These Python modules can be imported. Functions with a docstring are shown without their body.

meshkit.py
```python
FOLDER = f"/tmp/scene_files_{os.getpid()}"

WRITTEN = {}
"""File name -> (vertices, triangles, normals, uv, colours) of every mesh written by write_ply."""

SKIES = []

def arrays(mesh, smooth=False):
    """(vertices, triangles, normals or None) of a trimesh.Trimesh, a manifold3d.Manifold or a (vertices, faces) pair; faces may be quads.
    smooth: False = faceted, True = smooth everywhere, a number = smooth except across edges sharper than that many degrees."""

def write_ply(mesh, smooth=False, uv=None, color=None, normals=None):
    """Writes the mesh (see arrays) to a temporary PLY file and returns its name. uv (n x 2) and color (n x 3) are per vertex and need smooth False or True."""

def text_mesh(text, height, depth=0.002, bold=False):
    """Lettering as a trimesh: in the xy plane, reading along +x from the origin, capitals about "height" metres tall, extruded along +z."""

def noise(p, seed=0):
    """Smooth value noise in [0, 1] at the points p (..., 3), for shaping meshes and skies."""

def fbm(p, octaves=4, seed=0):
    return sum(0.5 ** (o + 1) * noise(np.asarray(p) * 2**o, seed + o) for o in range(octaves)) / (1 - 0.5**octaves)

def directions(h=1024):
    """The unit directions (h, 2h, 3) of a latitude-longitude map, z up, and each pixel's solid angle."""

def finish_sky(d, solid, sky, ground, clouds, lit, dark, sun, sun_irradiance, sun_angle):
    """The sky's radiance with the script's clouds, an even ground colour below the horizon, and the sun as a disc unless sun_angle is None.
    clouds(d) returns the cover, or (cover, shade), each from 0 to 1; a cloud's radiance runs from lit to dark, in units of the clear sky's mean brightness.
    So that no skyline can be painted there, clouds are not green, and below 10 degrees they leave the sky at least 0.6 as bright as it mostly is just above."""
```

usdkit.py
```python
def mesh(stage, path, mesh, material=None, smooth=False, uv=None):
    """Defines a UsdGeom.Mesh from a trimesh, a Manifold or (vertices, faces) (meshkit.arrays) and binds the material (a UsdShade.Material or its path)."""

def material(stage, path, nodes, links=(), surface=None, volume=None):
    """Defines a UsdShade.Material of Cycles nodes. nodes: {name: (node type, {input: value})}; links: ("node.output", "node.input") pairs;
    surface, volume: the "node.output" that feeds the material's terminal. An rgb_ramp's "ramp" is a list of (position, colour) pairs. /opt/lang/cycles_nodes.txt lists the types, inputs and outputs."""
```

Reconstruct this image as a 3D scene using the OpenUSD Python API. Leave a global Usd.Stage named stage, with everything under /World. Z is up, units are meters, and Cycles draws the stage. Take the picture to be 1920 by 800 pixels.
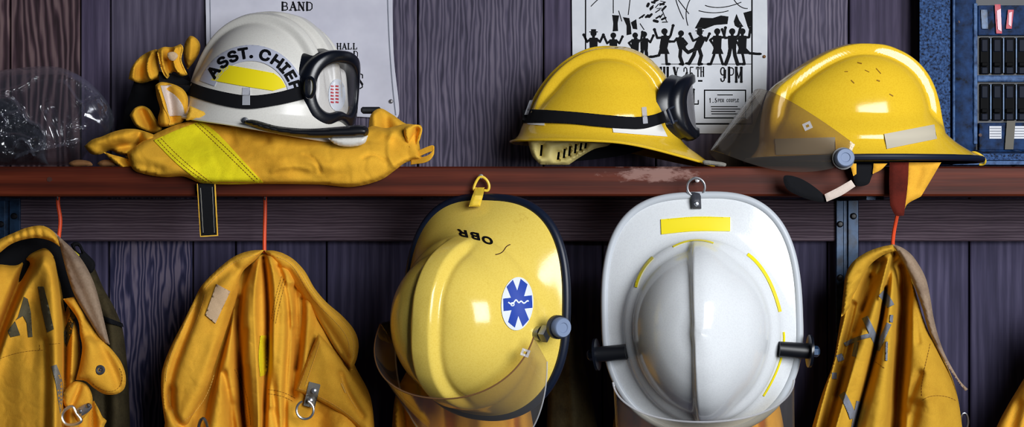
import math, random
import numpy as np, trimesh, usdkit, meshkit
from pxr import Usd, UsdGeom, UsdLux, UsdShade, Gf, Sdf
from scipy.spatial import Delaunay, cKDTree
from scipy.interpolate import PchipInterpolator
import shapely
from shapely import affinity
from shapely.geometry import Polygon, LineString, MultiPolygon, Point, box as sbox
from shapely.ops import unary_union

random.seed(7); RNG = np.random.default_rng(7)
stage = Usd.Stage.CreateInMemory()
UsdGeom.SetStageUpAxis(stage, UsdGeom.Tokens.z); UsdGeom.SetStageMetersPerUnit(stage, 1.0)
stage.SetDefaultPrim(UsdGeom.Xform.Define(stage, '/World').GetPrim())

# ------------------------------------------------------------------ camera, light, exposure
CAM = np.array([0.0, -2.6, 1.6]); FPX = 2668.0
cam = UsdGeom.Camera.Define(stage, '/World/camera')
cam.CreateHorizontalApertureAttr(36.0); cam.CreateVerticalApertureAttr(15.0)
cam.CreateFocalLengthAttr(FPX / 1920 * 36.0); cam.CreateClippingRangeAttr(Gf.Vec2f(0.05, 60))
cam.CreateExposureAttr(0.0)
cam.AddTranslateOp().Set(Gf.Vec3d(*CAM)); cam.AddRotateXOp().Set(90.0)

def rect_light(name, pos, aim, w, h, intensity, color):
    l = UsdLux.RectLight.Define(stage, '/World/' + name)
    l.CreateWidthAttr(w); l.CreateHeightAttr(h); l.CreateIntensityAttr(intensity); l.CreateColorAttr(Gf.Vec3f(*color))
    pos, aim = np.array(pos, float), np.array(aim, float)
    z = pos - aim; z /= np.linalg.norm(z); x = np.cross([0, 0, 1], z); x /= np.linalg.norm(x); y = np.cross(z, x)
    m = Gf.Matrix4d(*x, 0, *y, 0, *z, 0, *pos, 1)
    l.AddTransformOp().Set(m)
    return l
# daylight through the open doorway, in front of the wall and to the right
rect_light('doorway_daylight', (1.55, -3.1, 2.25), (0.0, -0.15, 1.58), 1.7, 1.6, 15.5, (0.96, 0.98, 1.0))
dome = UsdLux.DomeLight.Define(stage, '/World/room_ambient'); dome.CreateIntensityAttr(0.008); dome.CreateColorAttr(Gf.Vec3f(0.62, 0.74, 1.0))

# ------------------------------------------------------------------ helpers: pixels to points
def at(px, py, Y):
    px, py, Y = np.broadcast_arrays(np.asarray(px, float), np.asarray(py, float), np.asarray(Y, float))
    d = Y - CAM[1]
    return np.stack([CAM[0] + (px - 960) * d / FPX, Y, CAM[2] - (py - 400) * d / FPX], -1)
def mpp(Y): return (Y - CAM[1]) / FPX            # metres per pixel at depth Y

# ------------------------------------------------------------------ helpers: prims
USED = {}
def numbered(parent, name):
    k = (parent, name); n = USED.get(k, 0); USED[k] = n + 1
    return f'{parent}/{name}' if n == 0 else f'{parent}/{name}_{n:03d}'
BASE = {}
def keys(p, label=None, category=None, group=None, kind=None):
    for k, v in (('label', label), ('category', category), ('group', group), ('kind', kind)):
        if v: p.SetCustomDataByKey(k, v)
def thing(name, label, category, base=(0, 0, 0), group=None, kind=None):
    path = numbered('/World', name); x = UsdGeom.Xform.Define(stage, path)
    x.AddTranslateOp().Set(Gf.Vec3d(*map(float, base))); BASE[path] = np.array(base, float)
    keys(x.GetPrim(), label, category, group, kind)
    return path
def root_of(path): return '/' + '/'.join(path.split('/')[1:3])
def part(parent, name, mesh, mat, label=None, kind=None, smooth=35):
    path = numbered(parent, name)
    v, f, n = meshkit.arrays(mesh, smooth)
    m = trimesh.Trimesh(v - BASE[root_of(parent)], f, process=False)
    um = usdkit.mesh(stage, path, m, M[mat], smooth=False)
    if n is not None:
        from pxr import Vt
        um.CreateNormalsAttr(Vt.Vec3fArray.FromNumpy(n.astype(np.float32))); um.SetNormalsInterpolation('vertex')
    keys(um.GetPrim(), label, kind=kind)
    return path

# ------------------------------------------------------------------ helpers: meshes
def cat(*ms): return trimesh.util.concatenate([m for m in ms if m is not None])
def boxm(x0, x1, y0, y1, z0, z1, ch=0.0):
    if ch <= 0:
        b = trimesh.creation.box((x1 - x0, y1 - y0, z1 - z0)); b.apply_translation(((x0 + x1) / 2, (y0 + y1) / 2, (z0 + z1) / 2)); return b
    pts = []
    for sx, X in ((1, x0), (-1, x1)):
        for sy, Y in ((1, y0), (-1, y1)):
            for sz, Z in ((1, z0), (-1, z1)):
                pts += [(X, Y + sy * ch, Z + sz * ch), (X + sx * ch, Y, Z + sz * ch), (X + sx * ch, Y + sy * ch, Z)]
    return trimesh.convex.convex_hull(np.array(pts))
def boxpx(px0, py0, px1, py1, Yf, depth, ch=0.0):
    """a box whose front face spans the pixels at depth Yf and runs back by depth"""
    a, b = at(px0, py0, Yf), at(px1, py1, Yf)
    return boxm(a[0], b[0], Yf, Yf + depth, b[2], a[2], ch)
def tube(path, r, n=10, closed=False, caps=True):
    P = np.asarray(path, float); N = len(P)
    T = np.gradient(P, axis=0) if not closed else np.roll(P, -1, 0) - np.roll(P, 1, 0)
    T /= np.linalg.norm(T, axis=1, keepdims=True) + 1e-12
    ref = np.array([0, 0, 1.0]) if abs(T[0, 2]) < .9 else np.array([1.0, 0, 0])
    U = np.cross(T[0], ref); U /= np.linalg.norm(U); Us = [U]
    for i in range(1, N):
        u = Us[-1] - T[i] * (Us[-1] @ T[i]); Us.append(u / (np.linalg.norm(u) + 1e-12))
    Us = np.array(Us); Vs = np.cross(T, Us)
    R = np.broadcast_to(np.asarray(r, float), (N,))
    a = np.linspace(0, 2 * np.pi, n, endpoint=False)
    V = P[:, None] + R[:, None, None] * (np.cos(a)[None, :, None] * Us[:, None] + np.sin(a)[None, :, None] * Vs[:, None])
    V = V.reshape(-1, 3); F = []
    for i in range(N if closed else N - 1):
        j = (i + 1) % N
        for k in range(n):
            l = (k + 1) % n
            F += [(i * n + k, i * n + l, j * n + l), (i * n + k, j * n + l, j * n + k)]
    if not closed and caps:
        V = np.vstack([V, P[0], P[-1]]); c0, c1 = len(V) - 2, len(V) - 1
        for k in range(n):
            l = (k + 1) % n
            F += [(c0, l, k), (c1, (N - 1) * n + k, (N - 1) * n + l)]
    m = trimesh.Trimesh(V, F, process=False)
    return m
def smooth_path(pts, n=40, closed=False):
    P = np.asarray(pts, float)
    if closed: return cr_closed(P, n)
    t = np.r_[0, np.cumsum(np.linalg.norm(np.diff(P, axis=0), axis=1) ** .5)]
    from scipy.interpolate import CubicSpline
    return CubicSpline(t, P)(np.linspace(0, t[-1], n))
def cr_closed(P, n):
    from scipy.interpolate import CubicSpline
    Q = np.vstack([P, P[:1]]); t = np.r_[0, np.cumsum(np.linalg.norm(np.diff(Q, axis=0), axis=1) ** .5)]
    return CubicSpline(t, Q, bc_type='periodic')(np.linspace(0, t[-1], n, endpoint=False))
def lathe(profile, origin, axis, n=32):
    """profile: (radius, along axis) pairs"""
    m = trimesh.creation.revolve(np.array(profile, float), sections=n)
    T = trimesh.geometry.align_vectors([0, 0, 1], np.asarray(axis, float)); T[:3, 3] = origin
    m.apply_transform(T); return m
def grid_faces(nu, nv, wrap_u=False, flip=False):
    F = []
    for i in range(nu if wrap_u else nu - 1):
        j = (i + 1) % nu
        a = np.arange(nv - 1)
        q = np.stack([i * nv + a, j * nv + a, j * nv + a + 1, i * nv + a + 1], 1)
        F.append(q[:, [0, 1, 2]]); F.append(q[:, [0, 2, 3]])
    F = np.vstack(F)
    return F[:, ::-1] if flip else F

# a smooth closed outline through points; a point with a third item is a sharp corner
def outline(pts, step=4.0):
    P = [(p[0], p[1]) for p in pts]; corner = [len(p) > 2 for p in pts]
    P = np.array(P, float); n = len(P); out = []
    for i in range(n):
        p0, p1, p2, p3 = P[i - 1], P[i], P[(i + 1) % n], P[(i + 2) % n]
        if corner[i]: p0 = p1 * 2 - p2
        if corner[(i + 1) % n]: p3 = p2 * 2 - p1
        d1 = max(np.linalg.norm(p1 - p0) ** .5, 1e-3); d2 = max(np.linalg.norm(p2 - p1) ** .5, 1e-3); d3 = max(np.linalg.norm(p3 - p2) ** .5, 1e-3)
        b1 = (d1 * d1 * p2 - d2 * d2 * p0 + (2 * d1 * d1 + 3 * d1 * d2 + d2 * d2) * p1) / (3 * d1 * (d1 + d2))
        b2 = (d3 * d3 * p1 - d2 * d2 * p3 + (2 * d3 * d3 + 3 * d3 * d2 + d2 * d2) * p2) / (3 * d3 * (d3 + d2))
        k = max(2, int(np.linalg.norm(p2 - p1) / step))
        for t in np.arange(k) / k:
            out.append((1 - t) ** 3 * p1 + 3 * t * (1 - t) ** 2 * b1 + 3 * t * t * (1 - t) * b2 + t ** 3 * p2)
    g = Polygon(out)
    return g if g.is_valid else g.buffer(0)
def polys(g):
    if g.is_empty: return []
    return [p for p in getattr(g, 'geoms', [g]) if p.geom_type == 'Polygon' and p.area > 1e-9]
def ring_pts(r, step):
    c = np.array(r.coords)[:-1]; out = []
    for i in range(len(c)):
        a, b = c[i], c[(i + 1) % len(c)]
        k = max(1, int(math.ceil(np.linalg.norm(b - a) / step)))
        out += [a + (b - a) * t for t in np.arange(k) / k]
    return np.array(out)
def triangulate(poly, g, bstep=None):
    """points and triangles filling a shapely polygon (pixels), spaced about g"""
    bstep = bstep or g
    B = np.vstack([ring_pts(r, bstep) for r in [poly.exterior, *poly.interiors]])
    x0, y0, x1, y1 = poly.bounds
    gy = np.arange(y0, y1, g * .866); pts = []
    for k, y in enumerate(gy):
        xs = np.arange(x0 + (g / 2 if k % 2 else 0), x1, g); pts.append(np.stack([xs, np.full(len(xs), y)], 1))
    G = np.vstack(pts) if pts else np.zeros((0, 2))
    inner = poly.buffer(-min(bstep, g) * .55)
    if not inner.is_empty and len(G): G = G[shapely.contains_xy(inner, G[:, 0], G[:, 1])]
    else: G = np.zeros((0, 2))
    A = np.vstack([B, G]); A = A + 1e-4 * np.stack([np.sin(A[:, 1] * 91.7), np.cos(A[:, 0] * 83.1)], 1)
    T = Delaunay(A).simplices
    c = A[T].mean(1); T = T[shapely.contains_xy(poly.buffer(.02), c[:, 0], c[:, 1])]
    e1, e2 = A[T[:, 1]] - A[T[:, 0]], A[T[:, 2]] - A[T[:, 0]]
    s = e1[:, 0] * e2[:, 1] - e1[:, 1] * e2[:, 0]
    T = T[np.abs(s) > 1e-4]; s = s[np.abs(s) > 1e-4]
    T[s < 0] = T[s < 0][:, ::-1]          # clockwise on screen (y down) -> facing the camera after unprojection
    used = np.unique(T); remap = -np.ones(len(A), int); remap[used] = np.arange(len(used))
    return A[used], remap[T]
def shell(front, T, back):
    """closes a front sheet with a back sheet (same points, moved)"""
    n = len(front)
    E = np.vstack([T[:, [0, 1]], T[:, [1, 2]], T[:, [2, 0]]])
    key = np.sort(E, 1); _, inv, cnt = np.unique(key, axis=0, return_inverse=True, return_counts=True)
    be = E[cnt[inv.ravel()] == 1]
    side = np.vstack([np.stack([be[:, 1], be[:, 0], be[:, 0] + n], 1), np.stack([be[:, 1], be[:, 0] + n, be[:, 1] + n], 1)])
    F = np.vstack([T, T[:, ::-1] + n, side])
    m = trimesh.Trimesh(np.vstack([front, back]), F[:, ::-1], process=False)
    if m.volume < 0: m.invert()
    return m
def seg_dist(P, line):
    L = np.asarray(line, float); best = np.full(len(P), 1e9)
    for a, b in zip(L[:-1], L[1:]):
        ab = b - a; t = np.clip(((P - a) @ ab) / max(ab @ ab, 1e-9), 0, 1)
        best = np.minimum(best, np.linalg.norm(P - a - t[:, None] * ab, axis=1))
    return best
def spl(pts, n=14):
    return smooth_path(pts, n) if len(pts) > 2 else np.asarray(pts, float)
def relief(P, poly, bulge, edge_w, folds, noise_h=0, noise_s=60, seed=0, round_p=2):
    h = np.zeros(len(P))
    if bulge:
        b = np.vstack([ring_pts(r, 3) for r in [poly.exterior, *poly.interiors]]); d, _ = cKDTree(b).query(P)
        t = np.clip(d / edge_w, 0, 1); h += bulge * np.sqrt(np.clip(1 - (1 - t) ** round_p, 0, 1))
    for f in folds:
        pts, w, a = f[0], f[1], f[2] * (1.5 if f[2] < 0 else 1.2); kind = f[3] if len(f) > 3 else 'g'
        L = spl(pts); d = seg_dist(P, L)
        if kind == 'g': h += a * np.exp(-((np.sqrt(d * d + (.35 * w) ** 2) - .35 * w) / w) ** 1.45)
        elif kind == 's': h += a / (1 + np.exp(np.clip((d - w) / (.3 * w), -30, 30)))
        elif kind == 'v': h += a * np.clip(1 - d / w, 0, 1) ** 1.4
        elif kind == 'step':      # raised on the left of the line as drawn
            i = np.argmin(np.linalg.norm(P[:, None] - L[None], axis=2), 1); i = np.clip(i, 0, len(L) - 2)
            tt = L[i + 1] - L[i]; s = tt[:, 0] * (P - L[i])[:, 1] - tt[:, 1] * (P - L[i])[:, 0]
            sd = np.sign(s) * d; h += a * (1 / (1 + np.exp(np.clip(sd / w * 3, -30, 30)))) * np.exp(-(d / (8 * w)) ** 2)
    if noise_h:
        Q = np.stack([P[:, 0] / noise_s, P[:, 1] / noise_s, np.full(len(P), seed * 3.7)], 1)
        h += noise_h * (meshkit.fbm(Q, 3, seed) - .5) * 2 - noise_h * .3 * (1 - np.clip(np.abs(meshkit.fbm(Q * 1.7 + 9, 2, seed + 50) - .5) * 9, 0, 1)) ** 2
    return h
def panel(pts, Y, bulge=.02, edge_w=40, folds=(), g=5.0, thick=.004, noise_h=0, noise_s=60, seed=0, flat_back=None, round_p=2):
    """a cloth or moulded piece: outline in pixels at depth Y (number or function), with relief towards the viewer"""
    poly = pts if hasattr(pts, 'exterior') else outline(pts, g)
    P, T = triangulate(poly, g)
    Y0 = Y(P[:, 0], P[:, 1]) if callable(Y) else np.full(len(P), float(Y))
    Yf = Y0 - relief(P, poly, bulge, edge_w, folds, noise_h, noise_s, seed, round_p)
    Yf = np.minimum(Yf, Y0 + .06)
    front = at(P[:, 0], P[:, 1], Yf)
    back = at(P[:, 0], P[:, 1], Yf + thick if flat_back is None else np.maximum(Y0 + flat_back, Yf + thick))
    return shell(front, T, back)
RAYS = {}
def cast(P, targets):
    best = np.full(len(P), np.inf)
    D = np.stack([(P[:, 0] - 960) / FPX, np.ones(len(P)), -(P[:, 1] - 400) / FPX], 1)
    for m in targets:
        key = id(m)
        if key not in RAYS: RAYS[key] = (m, trimesh.ray.ray_pyembree.RayMeshIntersector(m))
        loc, ri, _ = RAYS[key][1].intersects_location(np.tile(CAM, (len(P), 1)), D, multiple_hits=False)
        if len(loc): best[ri] = np.minimum(best[ri], loc[:, 1])
    bad = ~np.isfinite(best)
    if bad.all(): print('decal misses its surface', P.mean(0)); best[:] = np.mean([m.vertices[:, 1].mean() for m in targets]); bad[:] = False
    if bad.any():
        _, i = cKDTree(P[~bad]).query(P[bad]); best[bad] = best[~bad][i]
    return best
def decal(g, targets, off=.0014, thick=.0007, res=4.0, bstep=None):
    """a thin piece lying on a surface: its outline (pixels) is projected on to the target meshes"""
    out = []
    for p in polys(g):
        P, T = triangulate(p, res, bstep)
        if not len(T): continue
        Y = cast(P, targets)
        out.append(shell(at(P[:, 0], P[:, 1], Y - off - thick), T, at(P[:, 0], P[:, 1], Y - off * .2)))
    return cat(*out)
def stroke(pts, w, cap='flat', n=14): return LineString(spl(pts, n)).buffer(w / 2, cap_style=cap, join_style='round')
def dashes(pts, w=.9, dash=4, gap=1.6):
    L = LineString(spl(pts, 20)); out = []; s = 0
    while s + dash < L.length:
        out.append(shapely.ops.substring(L, s, s + dash).buffer(w / 2, cap_style='flat')); s += dash + gap
    return MultiPolygon([p for o in out for p in polys(o)])
def sans(text, height, bold=True):
    """outline of a sans letter, capitals about height tall, y down, origin at its lower left"""
    m = meshkit.text_mesh(text, height, 1.0, bold)
    t = m.triangles[np.abs(m.face_normals[:, 2]) > .9]; t = t[t[:, :, 2].max(1) < .5]
    g = unary_union([Polygon(x[:, :2]).buffer(.01) for x in t])
    return affinity.scale(g, 1, -1, origin=(0, 0))

# slab letters drawn from strokes (0..1 wide, 0..1 high)
SLAB = {
 'A': ([((.5, 1), (.85, 0)), ], [((.5, 1), (.15, 0)), ((.28, .34), (.72, .34))], [(.15, 0), (.85, 0)]),
 'B': ([((.2, 0), (.2, 1))], [((.2, 1), (.6, 1), (.78, .88), (.78, .64), (.6, .52), (.2, .52)), ((.6, .52), (.85, .4), (.85, .12), (.62, 0), (.2, 0))], []),
 'N': ([((.2, 1), (.8, 0))], [((.2, 0), (.2, 1)), ((.8, 0), (.8, 1))], [(.2, 0), (.2, 1), (.8, 1)]),
 'D': ([((.2, 0), (.2, 1))], [((.2, 1), (.6, 1), (.85, .78), (.85, .22), (.6, 0), (.2, 0))], []),
 'H': ([((.2, 0), (.2, 1)), ((.8, 0), (.8, 1))], [((.2, .5), (.8, .5))], [(.2, 0), (.2, 1), (.8, 0), (.8, 1)]),
 'L': ([((.25, 0), (.25, 1))], [((.25, 0), (.85, 0), (.85, .25))], [(.25, 1), (.25, 0)]),
 'S': ([((.25, .75), (.75, .3))], [((.8, .72), (.8, .92), (.5, 1), (.22, .9), (.22, .72), (.78, .35), (.78, .1), (.5, 0), (.2, .08), (.2, .28))], []),
 'J': ([((.65, 1), (.65, .15))], [((.65, .15), (.45, 0), (.2, .05), (.2, .25))], [(.65, 1)]),
 'U': ([((.22, 1), (.22, .15)), ((.78, 1), (.78, .15))], [((.22, .15), (.4, 0), (.6, 0), (.78, .15))], [(.22, 1), (.78, 1)]),
 'Y': ([((.2, 1), (.5, .45)), ((.5, .45), (.5, 0))], [((.8, 1), (.5, .45))], [(.2, 1), (.8, 1), (.5, 0)]),
 'T': ([((.5, 0), (.5, 1))], [((.1, .8), (.1, 1), (.9, 1), (.9, .8))], [(.5, 0)]),
 'P': ([((.22, 0), (.22, 1))], [((.22, 1), (.65, 1), (.85, .88), (.85, .6), (.65, .47), (.22, .47))], [(.22, 0)]),
 'M': ([((.15, 0), (.15, 1)), ((.85, 0), (.85, 1))], [((.15, 1), (.5, .25), (.85, 1))], [(.15, 0), (.85, 0), (.15, 1), (.85, 1)]),
 'E': ([((.22, 0), (.22, 1))], [((.22, 1), (.82, 1), (.82, .8)), ((.22, .52), (.65, .52)), ((.22, 0), (.82, 0), (.82, .2))], []),
 'R': ([((.22, 0), (.22, 1)), ((.5, .5), (.85, 0))], [((.22, 1), (.65, 1), (.82, .88), (.82, .62), (.65, .5), (.22, .5))], [(.22, 0), (.85, 0)]),
 'C': ([((.22, .75), (.22, .25))], [((.82, .72), (.8, .9), (.55, 1), (.3, .92), (.22, .75), (.22, .25), (.3, .08), (.55, 0), (.82, .12), (.82, .28))], []),
 'O': ([((.2, .75), (.2, .25)), ((.8, .75), (.8, .25))], [((.2, .75), (.32, .95), (.5, 1), (.68, .95), (.8, .75), (.8, .25), (.68, .05), (.5, 0), (.32, .05), (.2, .25), (.2, .75))], []),
 '2': ([((.75, .6), (.25, .1))], [((.22, .72), (.25, .92), (.5, 1), (.75, .9), (.78, .68), (.22, 0), (.82, 0), (.82, .2))], []),
 '5': ([((.72, .45), (.75, .2))], [((.78, 1), (.3, 1), (.27, .55), (.55, .62), (.78, .48), (.78, .15), (.55, 0), (.25, .05), (.22, .22))], []),
 '9': ([((.77, .74), (.75, .32))], [tuple((.5 + .27 * math.cos(t), .72 + .26 * math.sin(t)) for t in np.linspace(0, 2 * np.pi, 17)), ((.77, .72), (.76, .35), (.68, .1), (.5, .01), (.32, .05), (.25, .2))], []),
 '1': ([((.5, 0), (.5, 1))], [((.5, 1), (.3, .85))], [(.5, 0)]),
 '.': ([((.4, .04), (.6, .04))], [], []), '$': ([((.5, -.1), (.5, 1.1))], [((.8, .72), (.8, .92), (.5, 1), (.22, .9), (.22, .72), (.78, .35), (.78, .1), (.5, 0), (.2, .08), (.2, .28))], []),
}
def slab(text, x, base, w, h, thick=.24, thin=.09, gap=.08):
    """slab-serif lettering in pixels; w = width of a letter, base = baseline"""
    out = []
    for k, c in enumerate(text):
        if c == ' ': continue
        a, b, s = SLAB[c]; gs = [LineString([(p[0] * w, p[1] * h) for p in l]).buffer(thick * w / 2, cap_style='square' if len(l) < 3 else 'flat') for l in a]
        gs += [LineString([(p[0] * w, p[1] * h) for p in l]).buffer(thin * w / 2 + .25, cap_style='square') for l in b]
        gs += [sbox(p[0] * w - .2 * w, p[1] * h - .06 * w, p[0] * w + .2 * w, p[1] * h + .06 * w) for p in s]
        out.append(affinity.affine_transform(unary_union(gs), [1, 0, 0, -1, x + k * w * (1 + gap), base]))
    return unary_union(out)
def arc_text(letters, height, sx):
    """letters: (character, x, y, degrees clockwise); centred there"""
    out = []
    for c, x, y, a in letters:
        g = sans(c, height); b = g.bounds
        g = affinity.translate(g, -(b[0] + b[2]) / 2, height / 2); g = affinity.scale(g, sx, 1, origin=(0, 0))
        out.append(affinity.translate(affinity.rotate(g, a, origin=(0, 0)), x, y))
    return unary_union(out)

# ------------------------------------------------------------------ materials
M = {}
UsdGeom.Scope.Define(stage, '/World/Looks')
def lin(r, g, b):
    return tuple((c / 12.92 if c <= .04045 else ((c + .055) / 1.055) ** 2.4) for c in (r / 255, g / 255, b / 255))
def mat(name, nodes, links, surface): M[name] = usdkit.material(stage, '/World/Looks/' + name, nodes, links, surface=surface)
def plain(name, rgb, rough=.5, spec=.5, metallic=0, coat=0, **kw):
    mat(name, {'p': ('principled_bsdf', {'base_color': lin(*rgb), 'roughness': rough, 'specular_ior_level': spec, 'metallic': metallic, 'coat_weight': coat, **kw})}, [], 'p.BSDF')
def mottled(name, ramp, scale, rough=.5, spec=.5, bump=.0, bump_scale=None, detail=5, stretch=(1, 1, 1), metallic=0, bump_dist=.002, coat=0):
    n = {'g': ('geometry', {}), 'mp': ('mapping', {'scale': stretch}), 'n': ('noise_texture', {'scale': scale, 'detail': detail, 'roughness': .62}),
         'r': ('rgb_ramp', {'ramp': [(t, lin(*c)) for t, c in ramp]}), 'p': ('principled_bsdf', {'roughness': rough, 'specular_ior_level': spec, 'metallic': metallic, 'coat_weight': coat})}
    l = [('g.position', 'mp.vector'), ('mp.vector', 'n.vector'), ('n.fac', 'r.fac'), ('r.color', 'p.base_color')]
    if bump:
        n['nb'] = ('noise_texture', {'scale': bump_scale or scale, 'detail': 3}); n['b'] = ('bump', {'strength': bump, 'distance': bump_dist})
        l += [('mp.vector', 'nb.vector'), ('nb.fac', 'b.height'), ('b.normal', 'p.normal')]
    mat(name, n, l, 'p.BSDF')
def wood(name, dark, mid, light, axis='z', cathedral=0.0, fine=1.0, scale=20.0, dist=5.0, rough=.75, spec=.25, bump=.5, extra=None):
    """weathered boards: straight grain lines along the axis, with or without cathedral figure"""
    sc = {'z': (1, 1, .045), 'x': (.03, 1, 1)}[axis]; sc2 = {'z': (1, .3, .16 if cathedral < .6 else .36), 'x': (.16, .3, 1)}[axis]
    n = {'g': ('geometry', {}), 'o': ('object_info', {}), 'w': ('math', {'math_type': 'multiply', 'value2': 37.0}),
         'off': ('combine_xyz', {}), 'ad': ('vector_math', {'math_type': 'add'}),
         'mp': ('mapping', {'scale': sc}), 'mc': ('mapping', {'scale': sc2}),
         'n1': ('noise_texture', {'scale': 120.0 * fine, 'detail': 4, 'roughness': .6}), 'n2': ('noise_texture', {'scale': 14.0, 'detail': 3}),
         'wv': ('wave_texture', {'wave_type': 'bands', 'bands_direction': 'x' if axis == 'z' else 'z', 'scale': scale, 'distortion': dist, 'detail': 2.5, 'detail_scale': 1.3, 'detail_roughness': .5}),
         'm1': ('mix_float', {'fac': .3}), 'm2': ('mix_float', {'fac': cathedral}), 'r': ('rgb_ramp', {'ramp': [(.25, lin(*dark)), (.5, lin(*mid)), (.75, lin(*light))]}),
         'big': ('noise_texture', {'scale': 5.0, 'detail': 3}), 'rb': ('rgb_ramp', {'ramp': [(.3, (.55, .55, .6)), (.62, (1, 1, 1))]}), 'mx': ('mix_color', {'blend_type': 'multiply', 'fac': .8}),
         'b': ('bump', {'strength': bump, 'distance': .0016}), 'p': ('principled_bsdf', {'roughness': rough, 'specular_ior_level': spec})}
    l = [('o.random', 'w.value1'), ('w.value', 'off.x'), ('w.value', 'off.z'), ('g.position', 'ad.vector1'), ('off.vector', 'ad.vector2'),
         ('ad.vector', 'mp.vector'), ('ad.vector', 'mc.vector'), ('mp.vector', 'n1.vector'), ('mp.vector', 'n2.vector'), ('mc.vector', 'wv.vector'),
         ('n1.fac', 'm1.a'), ('n2.fac', 'm1.b'), ('m1.result', 'm2.a'), ('wv.fac', 'm2.b'), ('m2.result', 'r.fac'),
         ('ad.vector', 'big.vector'), ('big.fac', 'rb.fac'), ('r.color', 'mx.a'), ('rb.color', 'mx.b'), ('mx.result', 'p.base_color'), ('n1.fac', 'b.height'), ('b.normal', 'p.normal')]
    if extra: extra(n, l)
    mat(name, n, l, 'p.BSDF')
wood('plank_plain', (38, 33, 50), (70, 62, 86), (100, 91, 114), cathedral=.12)
wood('plank_grey', (46, 42, 58), (80, 74, 94), (108, 101, 120), cathedral=.15)
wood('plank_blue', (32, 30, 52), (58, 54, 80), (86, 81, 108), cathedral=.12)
wood('plank_figured', (34, 35, 64), (64, 61, 90), (108, 99, 118), cathedral=.52, scale=34, dist=16, fine=1.4)
wood('plank_wavy', (48, 45, 62), (84, 78, 98), (114, 106, 122), cathedral=.35, scale=40, dist=10)
wood('plank_red', (44, 30, 36), (74, 54, 62), (116, 94, 96), cathedral=.5, scale=22, dist=12)
wood('rail_wood', (46, 34, 44), (90, 74, 86), (130, 114, 124), axis='x', cathedral=.2, scale=60, dist=4, fine=1.6)
def shelf_wear(n, l):
    c = at(1228, 326, -.27)
    n.update({'wd': ('vector_math', {'math_type': 'subtract', 'vector2': tuple(c)}), 'ws': ('vector_math', {'math_type': 'multiply', 'vector2': (9.5, 0, 44.0)}), 'wl': ('vector_math', {'math_type': 'length'}),
              'wm': ('map_range', {'from_min': .2, 'from_max': 1.1, 'to_min': .34, 'to_max': -.12, 'clamp': True}), 'wp': ('mapping', {'rotation': (0, .5, 0), 'scale': (38, 40, 110)}), 'wn': ('noise_texture', {'scale': 1.0, 'detail': 6, 'roughness': .7}),
              'wa': ('math', {'math_type': 'add'}), 'wr': ('map_range', {'from_min': .62, 'from_max': .78, 'to_min': 0, 'to_max': .75, 'clamp': True}), 'wc': ('mix_color', {'b': lin(150, 116, 108)})})
    l[:] = [(a, b) for a, b in l if b != 'p.base_color'] + [('g.position', 'wd.vector1'), ('wd.vector', 'ws.vector1'), ('ws.vector', 'wl.vector1'), ('wl.value', 'wm.value'), ('g.position', 'wp.vector'), ('wp.vector', 'wn.vector'),
        ('wn.fac', 'wa.value1'), ('wm.result', 'wa.value2'), ('wa.value', 'wr.value'), ('wr.result', 'wc.fac'), ('mx.result', 'wc.a'), ('wc.result', 'p.base_color')]
wood('shelf_wood', (46, 15, 8), (82, 29, 14), (108, 46, 26), axis='x', cathedral=.2, scale=10, dist=4, rough=.55, spec=.18, bump=.25, extra=shelf_wear)
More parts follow.
